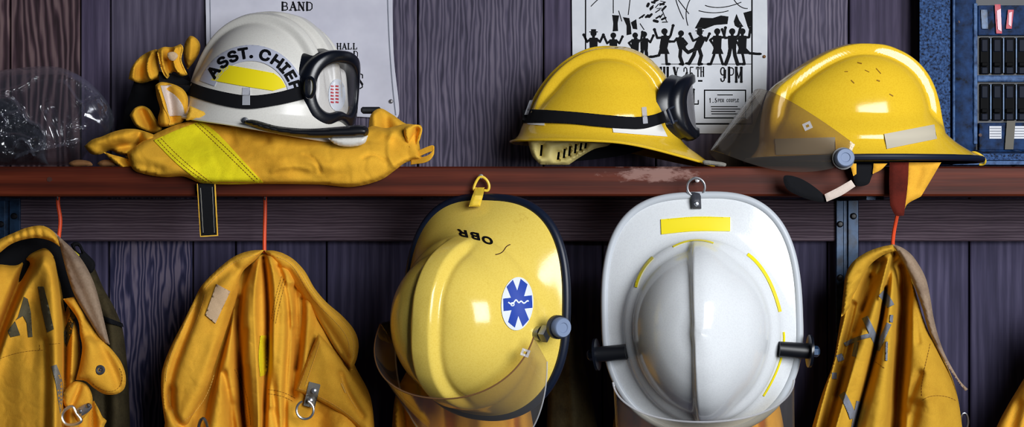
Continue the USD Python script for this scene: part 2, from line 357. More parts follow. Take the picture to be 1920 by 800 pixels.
def fabric(name, base, dark, rough=.9, weave=900.0, stain=.75, sheen=.15, patch=9.0):
    n = {'g': ('geometry', {}), 'n': ('noise_texture', {'scale': patch, 'detail': 6, 'roughness': .65}), 'r': ('rgb_ramp', {'ramp': [(.32, lin(*dark)), (.56, lin(*base))]}),
         'm': ('mix_color', {'fac': stain}), 'v': ('noise_texture', {'scale': weave, 'detail': 2}), 'rv': ('rgb_ramp', {'ramp': [(.3, (.8, .78, .74)), (.65, (1, 1, 1))]}), 'mu': ('mix_color', {'blend_type': 'multiply', 'fac': .75}),
         'n3': ('noise_texture', {'scale': 46.0, 'detail': 4}), 'ma': ('math', {'math_type': 'multiply_add', 'value2': .18}),
         'b': ('bump', {'strength': .55, 'distance': .0022}), 'p': ('principled_bsdf', {'roughness': rough, 'specular_ior_level': .2, 'sheen_weight': sheen, 'sheen_tint': lin(*base)})}
    l = [('g.position', 'n.vector'), ('n.fac', 'r.fac'), ('r.color', 'm.b'), ('m.result', 'mu.a'), ('g.position', 'v.vector'), ('v.fac', 'rv.fac'), ('rv.color', 'mu.b'), ('mu.result', 'p.base_color'),
         ('g.position', 'n3.vector'), ('v.fac', 'ma.value1'), ('n3.fac', 'ma.value3'), ('ma.value', 'b.height'), ('b.normal', 'p.normal')]
    n['m'][1]['a'] = lin(*base)
    mat(name, n, l, 'p.BSDF')
fabric('canvas_yellow', (238, 178, 56), (206, 142, 36), stain=.6)
fabric('canvas_shelf', (236, 178, 52), (200, 138, 32), stain=.6)
fabric('canvas_ochre', (212, 164, 50), (182, 132, 36), stain=.6)
fabric('canvas_seam', (248, 196, 70), (214, 154, 40))
fabric('corduroy_tan', (158, 136, 116), (122, 102, 88), weave=260, patch=25)
fabric('patch_beige', (214, 184, 150), (190, 158, 124), stain=.4)
fabric('liner_white', (222, 206, 196), (196, 180, 170), stain=.4)
fabric('wool_olive', (66, 58, 38), (38, 32, 22), weave=320, patch=30)
fabric('letter_grey', (92, 86, 66), (70, 62, 44), stain=.7, patch=30)
fabric('letter_blue', (128, 134, 148), (92, 92, 96), stain=.8, patch=30)
fabric('tape_grey', (136, 134, 128), (110, 108, 104), stain=.5)
fabric('tape_lime', (240, 226, 30), (218, 196, 20), stain=.5, patch=24)
fabric('stitch_tan', (236, 190, 96), (200, 160, 90), stain=.3)
fabric('stitch_dark', (150, 106, 36), (124, 84, 24), stain=.3)
fabric('flap_red', (96, 30, 20), (60, 18, 14), patch=24)
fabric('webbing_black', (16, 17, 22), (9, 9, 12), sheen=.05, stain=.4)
def enamel(name, base, speck, rough=.11, n_scale=420.0, amount=.3):
    n = {'g': ('geometry', {}), 'n': ('noise_texture', {'scale': n_scale, 'detail': 2}), 'r': ('rgb_ramp', {'ramp': [(.36, lin(*speck)), (.56, lin(*base))]}), 'm': ('mix_color', {'fac': amount, 'a': lin(*base)}),
         'd': ('noise_texture', {'scale': 22.0, 'detail': 8, 'roughness': .75}), 'rd': ('rgb_ramp', {'ramp': [(.27, (.62, .5, .32)), (.36, (1, 1, 1))]}), 'mu': ('mix_color', {'blend_type': 'multiply', 'fac': .55}),
         'rr': ('map_range', {'from_min': .3, 'from_max': .7, 'to_min': rough * .85, 'to_max': rough * 1.3}),
         'b': ('bump', {'strength': .05, 'distance': .001}), 'p': ('principled_bsdf', {'specular_ior_level': .5})}
    l = [('g.position', 'n.vector'), ('n.fac', 'r.fac'), ('r.color', 'm.b'), ('m.result', 'mu.a'), ('g.position', 'd.vector'), ('d.fac', 'rd.fac'), ('rd.color', 'mu.b'), ('mu.result', 'p.base_color'),
         ('d.fac', 'rr.value'), ('rr.result', 'p.roughness'), ('n.fac', 'b.height'), ('b.normal', 'p.normal')]
    mat(name, n, l, 'p.BSDF')
enamel('helmet_yellow', (230, 190, 46), (206, 160, 28))
enamel('helmet_straw', (236, 208, 98), (216, 182, 66), rough=.15)
enamel('helmet_white', (224, 228, 232), (206, 208, 214), rough=.14)
enamel('helmet_cream', (222, 220, 214), (204, 200, 194), rough=.28)
plain('rim_grey', (190, 196, 204), .4)
plain('rubber_black', (14, 16, 22), .42, .5)
plain('rubber_gloss', (12, 16, 26), .28, .55)
plain('rubber_blue', (14, 24, 44), .4, .5)
plain('reflective_white', (232, 230, 226), .45)
plain('reflective_yellow', (246, 226, 26), .4)
plain('reflective_dull', (190, 182, 164), .6, .3)
plain('sticker_grey', (184, 188, 206), .45)
plain('sticker_white', (226, 232, 240), .4)
plain('sticker_blue', (38, 70, 168), .4)
plain('sticker_red', (196, 60, 70), .45)
plain('ink_black', (9, 10, 14), .7, .12)
plain('ink_grey', (120, 124, 136), .7, .2)
plain('steel', (176, 180, 190), .3, metallic=1)
plain('steel_bright', (214, 216, 222), .28, metallic=.9)
plain('steel_dark', (58, 60, 68), .5, .4)
plain('brass_yellow', (236, 200, 62), .35, .5)
plain('knob_blue', (122, 138, 168), .55, .25)
plain('cord_orange', (232, 78, 32), .5, .4)
plain('liner_cream', (206, 190, 120), .6, .3)
plain('nail_steel', (120, 118, 120), .4, metallic=.9)
plain('breaker_black', (4, 5, 8), .7, .1)
plain('breaker_grey', (10, 18, 36), .6, .15)
plain('tag_red', (176, 40, 62), .5)
plain('tag_pink', (222, 188, 200), .5)
plain('tape_clear', (100, 97, 90), .6, .15)
plain('dirt_brown', (150, 108, 30), .6, .2)
plain('scrap_brown', (120, 84, 52), .8, .2)
mottled('paper_lavender', [(.3, (190, 190, 204)), (.7, (206, 206, 218))], 14, rough=.8, spec=.2)
mottled('paper_white', [(.3, (196, 200, 208)), (.7, (214, 217, 224))], 14, rough=.8, spec=.2)
mottled('panel_galvanised', [(.36, (8, 13, 26)), (.46, (34, 58, 98)), (.68, (60, 92, 144))], 230, rough=.7, spec=.15, bump=.3, bump_scale=160, detail=3)
mottled('panel_blue', [(.32, (6, 10, 20)), (.4, (13, 34, 66)), (.7, (26, 58, 106))], 52, rough=.65, spec=.15, detail=4)
mottled('panel_edge', [(.3, (28, 48, 84)), (.6, (74, 104, 150))], 90, rough=.6, spec=.2)
mottled('panel_dark', [(.3, (8, 10, 18)), (.6, (16, 22, 36))], 60, rough=.5)
mottled('iron_blue', [(.3, (14, 26, 44)), (.6, (40, 70, 104))], 60, rough=.42, spec=.6, metallic=.3)
def clear(name, tint, gloss_rough=.05, ior=1.5, haze=0.0, haze_col=(.5, .5, .55), noise=0):
    n = {'t': ('transparent_bsdf', {'color': tint}), 'gl': ('glossy_bsdf', {'color': (1, 1, 1), 'roughness': gloss_rough}), 'lw': ('layer_weight', {'blend': .5}), 'pw': ('math', {'math_type': 'power', 'value2': 4.0}), 'f': ('math', {'math_type': 'multiply_add', 'value2': .5, 'value3': .03, 'use_clamp': True}), 'm': ('mix_closure', {}),
         'd': ('diffuse_bsdf', {'color': haze_col}), 'h': ('mix_closure', {'fac': haze})}
    l = [('t.BSDF', 'm.closure1'), ('gl.BSDF', 'm.closure2'), ('lw.facing', 'pw.value1'), ('pw.value', 'f.value1'), ('f.value', 'm.fac'), ('m.closure', 'h.closure1'), ('d.BSDF', 'h.closure2')]
    if noise:
        n['g'] = ('geometry', {}); n['n'] = ('noise_texture', {'scale': noise, 'detail': 4}); n['b'] = ('bump', {'strength': .6, 'distance': .004})
        l += [('g.position', 'n.vector'), ('n.fac', 'b.height'), ('b.normal', 'gl.normal'), ('b.normal', 'f.normal')] if False else [('g.position', 'n.vector'), ('n.fac', 'b.height'), ('b.normal', 'gl.normal')]
    mat(name, n, l, 'h.closure')
clear('visor_clear', (.9, .86, .78), haze=.05)
clear('visor_smoke', (.78, .73, .66), haze=.07, haze_col=(.3, .28, .27))
clear('lens_clear', (.97, .97, .98), haze=.012)
clear('lens_grey', (.5, .5, .54), haze=.25, haze_col=(.5, .5, .54))
mat('film', {'t': ('transparent_bsdf', {'color': (.97, .97, .98)}), 'gl': ('glossy_bsdf', {'color': (.95, .97, 1), 'roughness': .16}), 'd': ('diffuse_bsdf', {'color': (.42, .46, .58)}), 'gd': ('mix_closure', {'fac': .12}),
             'lw': ('layer_weight', {'blend': .5}), 'pw': ('math', {'math_type': 'power', 'value2': 2.4}), 'ma': ('math', {'math_type': 'multiply_add', 'value2': .45, 'value3': .055, 'use_clamp': True}), 'm': ('mix_closure', {}),
             'g': ('geometry', {}), 'v': ('voronoi_texture', {'feature': 'distance_to_edge', 'scale': 11.0}), 'n': ('noise_texture', {'scale': 13.0, 'detail': 2}), 'ad': ('mix_float', {'fac': .6}), 'b': ('bump', {'strength': .6, 'distance': .02})},
    [('g.position', 'v.vector'), ('g.position', 'n.vector'), ('v.distance', 'ad.a'), ('n.fac', 'ad.b'), ('ad.result', 'b.height'), ('b.normal', 'gl.normal'), ('b.normal', 'd.normal'), ('gl.BSDF', 'gd.closure1'), ('d.BSDF', 'gd.closure2'),
     ('lw.facing', 'pw.value1'), ('pw.value', 'ma.value1'), ('ma.value', 'm.fac'), ('t.BSDF', 'm.closure1'), ('gd.closure', 'm.closure2')], 'm.closure')
clear('clip_clear', (.9, .9, .94), gloss_rough=.15, haze=.4, haze_col=(.7, .72, .78))

#SETTING
# ------------------------------------------------------------------ the wall: boards, rail
wall = thing('wall_back', 'weathered purple-grey vertical board wall behind the shelf', 'wall', (0, 0, .5), kind='structure')
def plank(px0, px1, z0, z1, m, dy=0.0):
    a, b = at(px0 + 1.6, 0, 0)[0], at(px1 - 1.6, 0, 0)[0]
    part(wall, 'plank', boxm(a, b, dy, .022 + dy, z0, z1, .0018), m, smooth=False)
Zs = at(0, 340, 0)[2]
up = [(-560, -370, 'plank_grey'), (-370, -180, 'plank_plain'), (-180, 18, 'plank_red'), (18, 150, 'plank_red'), (150, 206, 'plank_plain'), (206, 392, 'plank_grey'), (392, 590, 'plank_plain'), (590, 783, 'plank_wavy'),
      (783, 1019, 'plank_wavy'), (1019, 1230, 'plank_plain'), (1230, 1428, 'plank_grey'), (1428, 1592, 'plank_wavy'), (1592, 1726, 'plank_plain'), (1726, 1900, 'plank_plain'), (1900, 2080, 'plank_grey'), (2080, 2270, 'plank_plain'), (2270, 2460, 'plank_grey')]
for k, (a, b, m) in enumerate(up): plank(a, b, Zs, 2.5, m, [0, .0016, -.001, .0008][k % 4])
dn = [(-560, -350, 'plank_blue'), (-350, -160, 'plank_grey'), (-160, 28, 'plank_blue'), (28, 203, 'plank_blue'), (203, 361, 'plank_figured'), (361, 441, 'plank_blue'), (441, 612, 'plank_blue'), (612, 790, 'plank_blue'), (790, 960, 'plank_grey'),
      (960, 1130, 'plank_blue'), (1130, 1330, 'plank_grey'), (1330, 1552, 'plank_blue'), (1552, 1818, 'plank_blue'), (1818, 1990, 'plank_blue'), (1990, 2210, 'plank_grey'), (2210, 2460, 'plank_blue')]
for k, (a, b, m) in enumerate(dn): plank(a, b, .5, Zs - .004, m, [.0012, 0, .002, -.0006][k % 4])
part(wall, 'backing_board', boxm(at(-562, 0, 0)[0], at(2462, 0, 0)[0], .03, .05, .5, 2.5), 'panel_dark', smooth=False)
YR = -.03
rail = thing('trim_1', 'wide horizontal grained rail board under the shelf', 'trim', (0, 0, at(0, 452, YR)[2]), kind='structure')
part(rail, 'rail_board', boxm(at(-540, 0, YR)[0], at(2440, 0, YR)[0], YR, -.0035, at(0, 452, YR)[2], 1.6265, .0025), 'rail_wood', smooth=False)

# ------------------------------------------------------------------ the shelf with its brackets
YS = -.27
ZT, ZB = at(0, 312, YS)[2], at(0, 367, YS)[2]
shelf = thing('wall_shelf', 'long red-brown varnished wooden shelf board across the wall', 'shelf', (0, -.13, ZB))
P0, P1 = at(-420, 0, YS)[0], at(2340, 0, YS)[0]
part(shelf, 'board', boxm(P0, P1, YS, -.0035, ZB, ZT, .003), 'shelf_wood', smooth=False)
mottled('scuff_dark', [(.3, (50, 22, 14)), (.7, (72, 34, 22))], 120, rough=.6)
def flat_marks(g, Y, off=.0006):
    out = []
    for p in polys(g):
        P, T = triangulate(p, 6, 3)
        if len(T): out.append(shell(at(P[:, 0], P[:, 1], Y - off), T, at(P[:, 0], P[:, 1], Y + .0002)))
    return cat(*out)
def bracket(px, label_only=None):
    # two iron flanges standing off the rail, joined by a web and a foot under the shelf
    g = []
    for a, b in ((px - 17, px - 3), (px + 5, px + 25)):
        g.append(boxpx(a, 371, b, 640, YR - .008, .007, .001))
    web = boxpx(px - 3, 371, px + 5, 640, YR - .003, .002)
    arm = boxm(at(px - 12, 0, YR)[0], at(px + 18, 0, YR)[0], -.23, YR, ZB - .006, ZB - .0003)
    br = part(shelf, 'bracket', cat(*g, web, arm), 'iron_blue', smooth=False)
    for x, y in ((px - 10, 420), (px + 15, 405), (px - 10, 520), (px + 15, 545)):
        part(br, 'bolt', lathe([(0, -.001), (.0058, -.001), (.0058, .002), (.004, .0042), (0, .0048)], at(x, y, YR - .008), (0, -1, 0), 12), 'rubber_black')
bracket(1585); bracket(12)
Yn = YS
for x, y, lab in ((902, 332, 'small steel nail in the shelf edge holding the hanging yellow helmet'), (1305, 339, 'small steel nail in the shelf edge holding the hanging white helmet')):
    c = at(x, y, Yn); n = thing('nail', lab, 'nail', c)
    part(n, 'shank', tube([c + [0, .02, -.001], c + [0, -.014, .001]], .0017, 8), 'nail_steel'); part(n, 'head', lathe([(0, 0), (.0038, 0), (.0038, .0012), (0, .0018)], c + [0, -.014, .001], (0, -1, .1), 14), 'nail_steel')
part(shelf, 'knot', flat_marks(Polygon([(88, 334), (92, 331), (97, 333), (98, 338), (93, 341), (88, 339)]), YS), 'scuff_dark')
#POSTERS
# ------------------------------------------------------------------ posters
def paper(pts, Y, m, parent, name='sheet', curl=()):
    mesh = panel(pts, Y, bulge=0, folds=curl, g=14, thick=.0006); part(parent, name, mesh, m); return mesh
def prt(parent, g, target, m='ink_black', name='lettering', label=None):
    part(parent, name, decal(g, [target], off=.0003, thick=.0002, res=10, bstep=2.5), m, label=label, smooth=False)
YP = -.0045
p1 = thing('poster', 'plain lavender-white notice with few serif words behind the white helmet', 'poster', at(560, 215, YP))
s1 = paper([(384, -90, 1), (736, -90, 1), (738, 100), (748, 214), (744, 222, 1), (560, 214), (389, 212, 1)], YP - .001, 'paper_lavender', p1, curl=[([(736, 120), (748, 222)], 26, .006), ([(384, 40), (389, 212)], 16, .003)])
prt(p1, unary_union([slab('BAND', 527, 19, 14.2, 14.5), ]), s1)
prt(p1, slab('HALL', 631, 92, 9.3, 10.5), s1); prt(p1, slab('D', 662, 108, 10, 12), s1)
prt(p1, slab('S', 667, 166, 16, 28), s1)
[prt(p1, l, s1, 'ink_grey', 'border_line') for l in (stroke([(726, -60), (729, 60), (735, 150), (742, 216)], 2.2), stroke([(393, -60), (395, 100)], 1.6))]
part(p1, 'tack', lathe([(0, 0), (.004, 0), (.003, .002), (0, .003)], at(733, 190, YP - .008), (0, -1, 0), 12), 'nail_steel')

p2 = thing('poster', 'black and white dance bill with a row of dancing silhouettes', 'poster', at(1255, 250, YP))
s2 = paper([(1071, -90, 1), (1410, -90, 1), (1437, -90, 1), (1439, 80), (1437, 170, 1), (1410, 250, 1), (1300, 250), (1075, 246, 1)], YP, 'paper_white', p2, curl=[([(1437, -60), (1437, 160)], 14, .003)])
bl = [stroke([(1098, -80), (1098, 66)], 2.2), stroke([(1410, -80), (1410, 232)], 2.6), stroke([(1098, 66), (1098, 232)], 2.2), stroke([(1098, 232), (1410, 232)], 3)]
[prt(p2, l, s2, 'ink_black', 'border_line') for l in bl]
[prt(p2, l, s2) for l in (slab('JULY', 1224, 153, 11.6, 26, .36, .1), slab('25', 1280, 153, 10.5, 27, .36, .12), unary_union([slab('TH', 1305, 143, 7.5, 17, .3, .12), sbox(1309, 150, 1317, 153)]), slab('9', 1348, 153, 14.5, 27, .34, .12), slab('PM', 1364, 153, 13.5, 26, .34, .1))]
prt(p2, slab('HALL', 1246, 195, 15.5, 27, .3, .1), s2); prt(p2, sbox(1240, 119.4, 1410, 120.6), s2, 'ink_black', 'ground_line')
bx = sbox(1320, 168, 1399, 222).difference(sbox(1322, 170, 1397, 220))
tx = [slab('1.5', 1329, 192, 5, 8), slab('PER COUPLE', 1346, 191, 3.7, 5.5)]
tx += [sbox(1345, 177, 1374, 178.6)] + [sbox(1333 + k % 2, y, 1333 + w, y + 1.5) for k, (y, w) in enumerate(((199, 50), (203.5, 56), (208, 46), (212.5, 52)))]
prt(p2, bx, s2, 'ink_black', 'border_line', 'ruled box'); prt(p2, unary_union(tx), s2, 'ink_black', 'fine_print')
def person(x, base, h, pose, skirt=False, hat=False):
    """a silhouette: base = ground line, h = height, pose = limbs in units of h"""
    u = h; g = [Point(x, base - .90 * u).buffer(.085 * u)]
    if hat: g += [sbox(x - .12 * u, base - .955 * u, x + .12 * u, base - .93 * u), sbox(x - .07 * u, base - 1.02 * u, x + .07 * u, base - .93 * u)]
    lean = pose.get('lean', 0)
    sh, hp = (x + lean * u * .5, base - .76 * u), (x - lean * u * .5, base - .45 * u)
    g.append(Polygon([(sh[0] - .10 * u, sh[1]), (sh[0] + .10 * u, sh[1]), (hp[0] + .09 * u, hp[1]), (hp[0] - .09 * u, hp[1])]).buffer(.02 * u))
    g.append(LineString([(x, base - .84 * u), sh]).buffer(.04 * u))
    if skirt: g.append(Polygon([(hp[0] - .07 * u, hp[1] - .08 * u), (hp[0] + .07 * u, hp[1] - .08 * u), (hp[0] + .17 * u, hp[1] + .17 * u), (hp[0] - .15 * u, hp[1] + .17 * u)]))
    for k, side in (('la', -1), ('ra', 1)):
        pts = [(sh[0] + side * .1 * u, sh[1] + .03 * u)] + [(x + .66 * a * u, base - b * u) for a, b in pose[k]]
        g.append(LineString(pts).buffer(.032 * u)); g.append(Point(pts[-1]).buffer(.042 * u))
    for k, side in (('ll', -1), ('rl', 1)):
        pts = [(hp[0] + side * .05 * u, hp[1])] + [(x + .75 * a * u, base - b * u) for a, b in pose[k]]
        g.append(LineString(pts).buffer((.034 if skirt else .05) * u)); f = pts[-1]; g.append(affinity.scale(Point(f[0] + side * .04 * u, f[1]).buffer(.06 * u), 1.3, .6))
    return unary_union(g)
A_up = dict(la=[(-.3, .72), (-.42, .95)], ra=[(.26, .8), (.36, 1.06)])
A_out = dict(la=[(-.28, .66), (-.42, .86)], ra=[(.28, .66), (.42, .86)])
A_hip = dict(la=[(-.3, .66), (-.14, .52)], ra=[(.28, .74), (.34, 1.0)])
A_swing = dict(la=[(-.3, .66), (-.5, .66)], ra=[(.26, .6), (.14, .52)])
L_run = dict(ll=[(-.04, .22), (.06, .0)], rl=[(.28, .34), (.5, .42)]); L_kick = dict(ll=[(-.2, .24), (-.44, .2)], rl=[(.06, .24), (.08, 0)])
L_step = dict(ll=[(-.12, .24), (-.24, 0)], rl=[(.1, .24), (.2, 0)]); L_wide = dict(ll=[(-.22, .26), (-.4, .02)], rl=[(.06, .24), (-.02, 0)]); L_lift = dict(ll=[(.02, .24), (.08, 0)], rl=[(.26, .3), (.56, .28)])
dn_ = [person(1113, 122, 66, {**A_out, **L_step}, hat=True), person(1150, 122, 62, {**A_out, **L_step}), person(1191, 120, 60, {**A_hip, **L_step}), person(1208, 120, 62, {**A_out, **L_step}), person(1246, 120, 68, {**A_up, **L_kick, 'lean': .06}, skirt=True),
       person(1277, 120, 64, {**A_swing, **L_run, 'lean': -.08}), person(1312, 120, 66, {**A_out, **L_wide, 'lean': .14}, hat=True), person(1345, 120, 68, {**A_hip, **L_step}, skirt=True), person(1373, 120, 68, {**A_up, **L_step}), person(1392, 120, 68, {**A_hip, **L_lift}, skirt=True)]
[prt(p2, g_.difference(unary_union(dn_[:k] or [Point(0, 0).buffer(.1)]).buffer(.15)), s2, 'ink_black', 'dancer_silhouette') for k, g_ in enumerate(dn_)]
art = [Polygon(q) for q in ([(1148, 28), (1161, 29), (1158, 44), (1159, 58), (1149, 59), (1150, 44)], [(1168, 32), (1180, 34), (1183, 50), (1184, 64), (1175, 66), (1175, 48)], [(1303, 53), (1314, 33), (1336, 34), (1352, 29), (1366, 31), (1364, 45), (1340, 47), (1322, 54)],
       [(1376, 40), (1381, 26), (1386, 38), (1394, 50), (1384, 52), (1378, 48)], [(1394, 24), (1409, 20), (1409, 64), (1402, 50)], [(1183, 42), (1193, 36), (1195, 55), (1187, 54)])]
r_ = np.random.default_rng(5)
for _ in range(26):
    x, y = r_.uniform(1195, 1245), r_.uniform(-10, 42); a = r_.uniform(-1.2, .4); L = r_.uniform(4, 11)
    art.append(LineString([(x, y), (x + L * math.cos(a), y + L * math.sin(a))]).buffer(r_.uniform(.6, 2.6)))
for l in ([(1108, 12), (1118, 2), (1130, -8)], [(1150, 25), (1150, -5)], [(1178, 28), (1182, -5)], [(1200, 44), (1208, 56)], [(1265, -10), (1272, 14), (1282, 36)], [(1290, 48), (1287, 20), (1296, -4)], [(1272, 0), (1292, 26)], [(1310, 20), (1340, 24), (1366, 20)], [(1322, 10), (1350, 14), (1390, 4)], [(1372, -8), (1388, 12), (1402, 16)], [(1166, 40), (1160, 20)], [(1242, 20), (1250, 40)]):
    art.append(stroke(l, 1.5))
prt(p2, unary_union(art).difference(unary_union(dn_).buffer(.2)), s2, 'ink_black', 'drawing', 'broken black ink drawing of figures')
part(p2, 'tack', lathe([(0, 0), (.003, 0), (.0025, .002), (0, .0025)], at(1433, 106, YP - .004), (0, -1, 0), 12), 'scrap_brown')
#PANEL
# ------------------------------------------------------------------ breaker panel
YB = -.05
bp = thing('breaker_panel', 'speckled blue steel breaker panel at the right end of the shelf', 'breaker panel', at(1830, 305, 0))
part(bp, 'box', boxpx(1740, -140, 2125, 309, YB + .006, .047, .002), 'panel_blue', smooth=False)
cov = Polygon([(1724, -160), (2140, -160), (2140, 300), (1724, 300)]).difference(Polygon([(1782, -110), (2082, -110), (2082, 288), (1782, 288)]))
part(bp, 'cover_plate', panel(cov, YB, bulge=.0015, edge_w=5, g=14, thick=.004), 'panel_galvanised')
part(bp, 'bottom_lip', boxpx(1786, 301, 2140, 309, YB - .004, .012, .001), 'panel_edge', smooth=False)
door = Polygon([(1789, -100), (2076, -100), (2076, 284), (1789, 284)]).difference(Polygon([(1830, -60), (2036, -60), (2036, 281), (1830, 281)]))
part(bp, 'inner_frame', panel(door, YB - .001, bulge=.006, edge_w=6, g=10, thick=.004), 'panel_blue')
part(bp, 'frame_edge', cat(boxpx(1787, -100, 1791, 284, YB - .009, .008, .001), boxpx(1826, 6, 1833, 270, YB - .010, .01, .001)), 'panel_edge', smooth=False, label='bare bright edge of the frame')
part(bp, 'recess', boxpx(1828, -60, 2040, 284, YB + .004, .002), 'panel_dark', smooth=False)
part(bp, 'label_plate', boxpx(1834, 10, 2030, 66, YB - .004, .007, .001), 'panel_blue', smooth=False)
part(bp, 'label_plate', boxpx(1836, 230, 2030, 281, YB - .004, .007, .001), 'panel_blue', smooth=False)
part(bp, 'divider', boxpx(1832, 141, 2030, 153, YB - .006, .009, .002), 'panel_edge', smooth=False)
cols = [(1838, 1855), (1861, 1879), (1884, 1903), (1908, 1926), (1931, 1949), (1954, 1972), (1977, 1995), (2000, 2018)]
for y0, y1 in ((70, 139), (157, 226)):
    for k, (a, b) in enumerate(cols):
        br = part(bp, 'breaker', boxpx(a, y0, b, y1, YB - .001, .005, .001), 'breaker_black', smooth=False)
        ym = (y0 + y1) / 2
        part(br, 'toggle', boxpx(a + 3, ym + 12, b - 3, y1 - 15, YB - .007, .007, .001), 'breaker_black', smooth=False)
        part(br, 'face', boxpx(a + 3, y0 + 4, b - 3, ym - 8, YB - .003, .003, .0008), 'breaker_grey', smooth=False)
        part(br, 'face', boxpx(a + 3, y1 - 13, b - 3, y1 - 1, YB - .003, .003, .0008), 'breaker_grey', smooth=False)
    for a in [c[1] + 1.2 for c in cols]:
        part(bp, 'separator', boxpx(a, y0 + 1, a + 3.4, y1 - 2, YB - .003, .006, .0006), 'iron_blue', smooth=False)
for k, (a, y0, y1, sl) in enumerate(((1865, 8, 63, 3), (1890, 18, 54, -4))):
    pg = Polygon([(a, y0), (a + 11, y0), (a + 11 + sl, y1), (a + sl, y1)])
    part(bp, 'label_strip', panel(pg, YB - .0075, bulge=.001, edge_w=4, g=5, thick=.001), 'tag_red', label='red label strip')
    pk = Polygon([(a + 3 + sl * .3, y0 + 12 - 6 * k), (a + 10 + sl * .6, y0 + 8 - 4 * k), (a + 10 + sl, y1 - 4), (a + 4 + sl * .7, y1 - 8)])
    part(bp, 'torn_label', panel(pk, YB - .0092, bulge=.0004, edge_w=3, g=5, thick=.0006), 'tag_pink', label='pale torn label over the red strip')
part(bp, 'label_strip', panel(Polygon([(1839, 18), (1851, 18), (1853, 54), (1841, 54)]), YB - .0062, bulge=.001, edge_w=4, g=5, thick=.001), 'iron_blue', label='dark blue label strip')
for a, b in ((1855, 1878), (1901, 1922)):
    lp = part(bp, 'paper_label', boxpx(a, 236, b, 260, YB - .0055, .0012), 'paper_white', label='small ruled white label', smooth=False)
    part(lp, 'ruled_line', cat(*[boxpx(a + 1, 240 + 5 * k, b - 1, 241.2 + 5 * k, YB - .0059, .0004) for k in range(4)]), 'ink_grey', smooth=False)
part(bp, 'tape', panel(Polygon([(1888, 226), (1904, 226), (1900, 280), (1884, 280)]), YB - .008, bulge=.0008, edge_w=4, g=6, thick=.0005), 'tape_clear', label='strip of dull clear tape')
for x, y in ((1800, 40), (1818, 62), (1816, 105), (1838, 253), (1819, 224), (1812, 243)):
    part(bp, 'rust_spot', panel(Point(x, y).buffer(3.2), YB - .0066, bulge=.0004, edge_w=2, g=2.5, thick=.0006), 'scuff_dark')
#HELMETS
# ------------------------------------------------------------------ helmets
def frame(origin, forward, up):
    f = np.array(forward, float); f /= np.linalg.norm(f); u = np.array(up, float); u -= f * (u @ f); u /= np.linalg.norm(u)
    T = np.eye(4); T[:3, 0], T[:3, 1], T[:3, 2], T[:3, 3] = f, np.cross(u, f), u, origin
    return T
def rotv(v, axis, deg): return trimesh.transformations.rotation_matrix(math.radians(deg), axis)[:3, :3] @ np.asarray(v, float)
def xf(T, p): return np.asarray(p, float) @ T[:3, :3].T + T[:3, 3]
def resample(pts, n):
    P = np.asarray(pts, float); t = np.r_[0, np.cumsum(np.linalg.norm(np.diff(P, axis=0), axis=1))]
    f = PchipInterpolator(t, P); s = np.linspace(0, t[-1], 400); Q = f(s)
    a = np.r_[0, np.cumsum(np.linalg.norm(np.diff(Q, axis=0), axis=1))]
    return np.stack([np.interp(np.linspace(0, a[-1], n), a, Q[:, k]) for k in (0, 1)], 1)
def sstep(a, b, x): t = np.clip((x - a) / (b - a), 0, 1); return t * t * (3 - 2 * t)
def helmet_shell(front, side, back, ridge, T, nt=256, nA=70, nB=18, thick=.003, square=2.0):
    """front, side, back: (dome points apex..crease, brim points crease..edge) as (radius, height). returns mesh, rim loop (world)"""
    prof = [np.vstack([resample(d, nA), resample(b, nB)[1:]]) for d, b in (front, side, back)]
    th = np.linspace(0, 2 * np.pi, nt, endpoint=False); c, s = np.cos(th)[:, None], np.sin(th)[:, None]
    fr = c >= 0
    a = np.where(fr, prof[0][None, :, 0], prof[2][None, :, 0]); za = np.where(fr, prof[0][None, :, 1], prof[2][None, :, 1]); b = prof[1][None, :, 0]
    e = 1e-5
    q = 2 + (square - 2) * sstep(.8, 1.0, np.linspace(0, 1, prof[0].shape[0]))[None, :] * np.where(fr, .3, 1)
    R = (np.abs(c / np.maximum(a, e)) ** q + np.abs(s / np.maximum(b, e)) ** q) ** (-1 / q)
    Z = prof[1][None, :, 1] + (za - prof[1][None, :, 1]) * c ** 2
    P = np.stack([R * c, R * s, Z], -1)
    def normals(P):
        du = np.roll(P, -1, 0) - np.roll(P, 1, 0); dv = np.gradient(P, axis=1)
        n = np.cross(dv, du); n /= np.linalg.norm(n, axis=2, keepdims=True) + 1e-15; n[:, 0] = [0, 0, 1.0]
        if n[0, nA // 2] @ P[0, nA // 2] < 0: n[:, 1:] *= -1
        return n
    N = normals(P); v = np.linspace(0, 1, P.shape[1])[None, :] * P.shape[1] / nA
    P = P - N * ridge(P[..., 0], np.abs(P[..., 1]), v, P[..., 1])[..., None]
    N = normals(P)
    nv = P.shape[1]
    inner = P - N * thick
    V = np.vstack([P.reshape(-1, 3), inner.reshape(-1, 3)])
    F = grid_faces(nt, nv, True); F2 = F[:, ::-1] + nt * nv
    i = np.arange(nt); j = (i + 1) % nt; o, q = i * nv + nv - 1, j * nv + nv - 1
    rim = np.vstack([np.stack([o, o + nt * nv, q], 1), np.stack([q, o + nt * nv, q + nt * nv], 1)])
    m = trimesh.Trimesh(xf(T, V), np.vstack([F, F2, rim]), process=False)
    if m.volume < 0: m.invert()
    return m, xf(T, (P[:, -1] + inner[:, -1]) / 2)
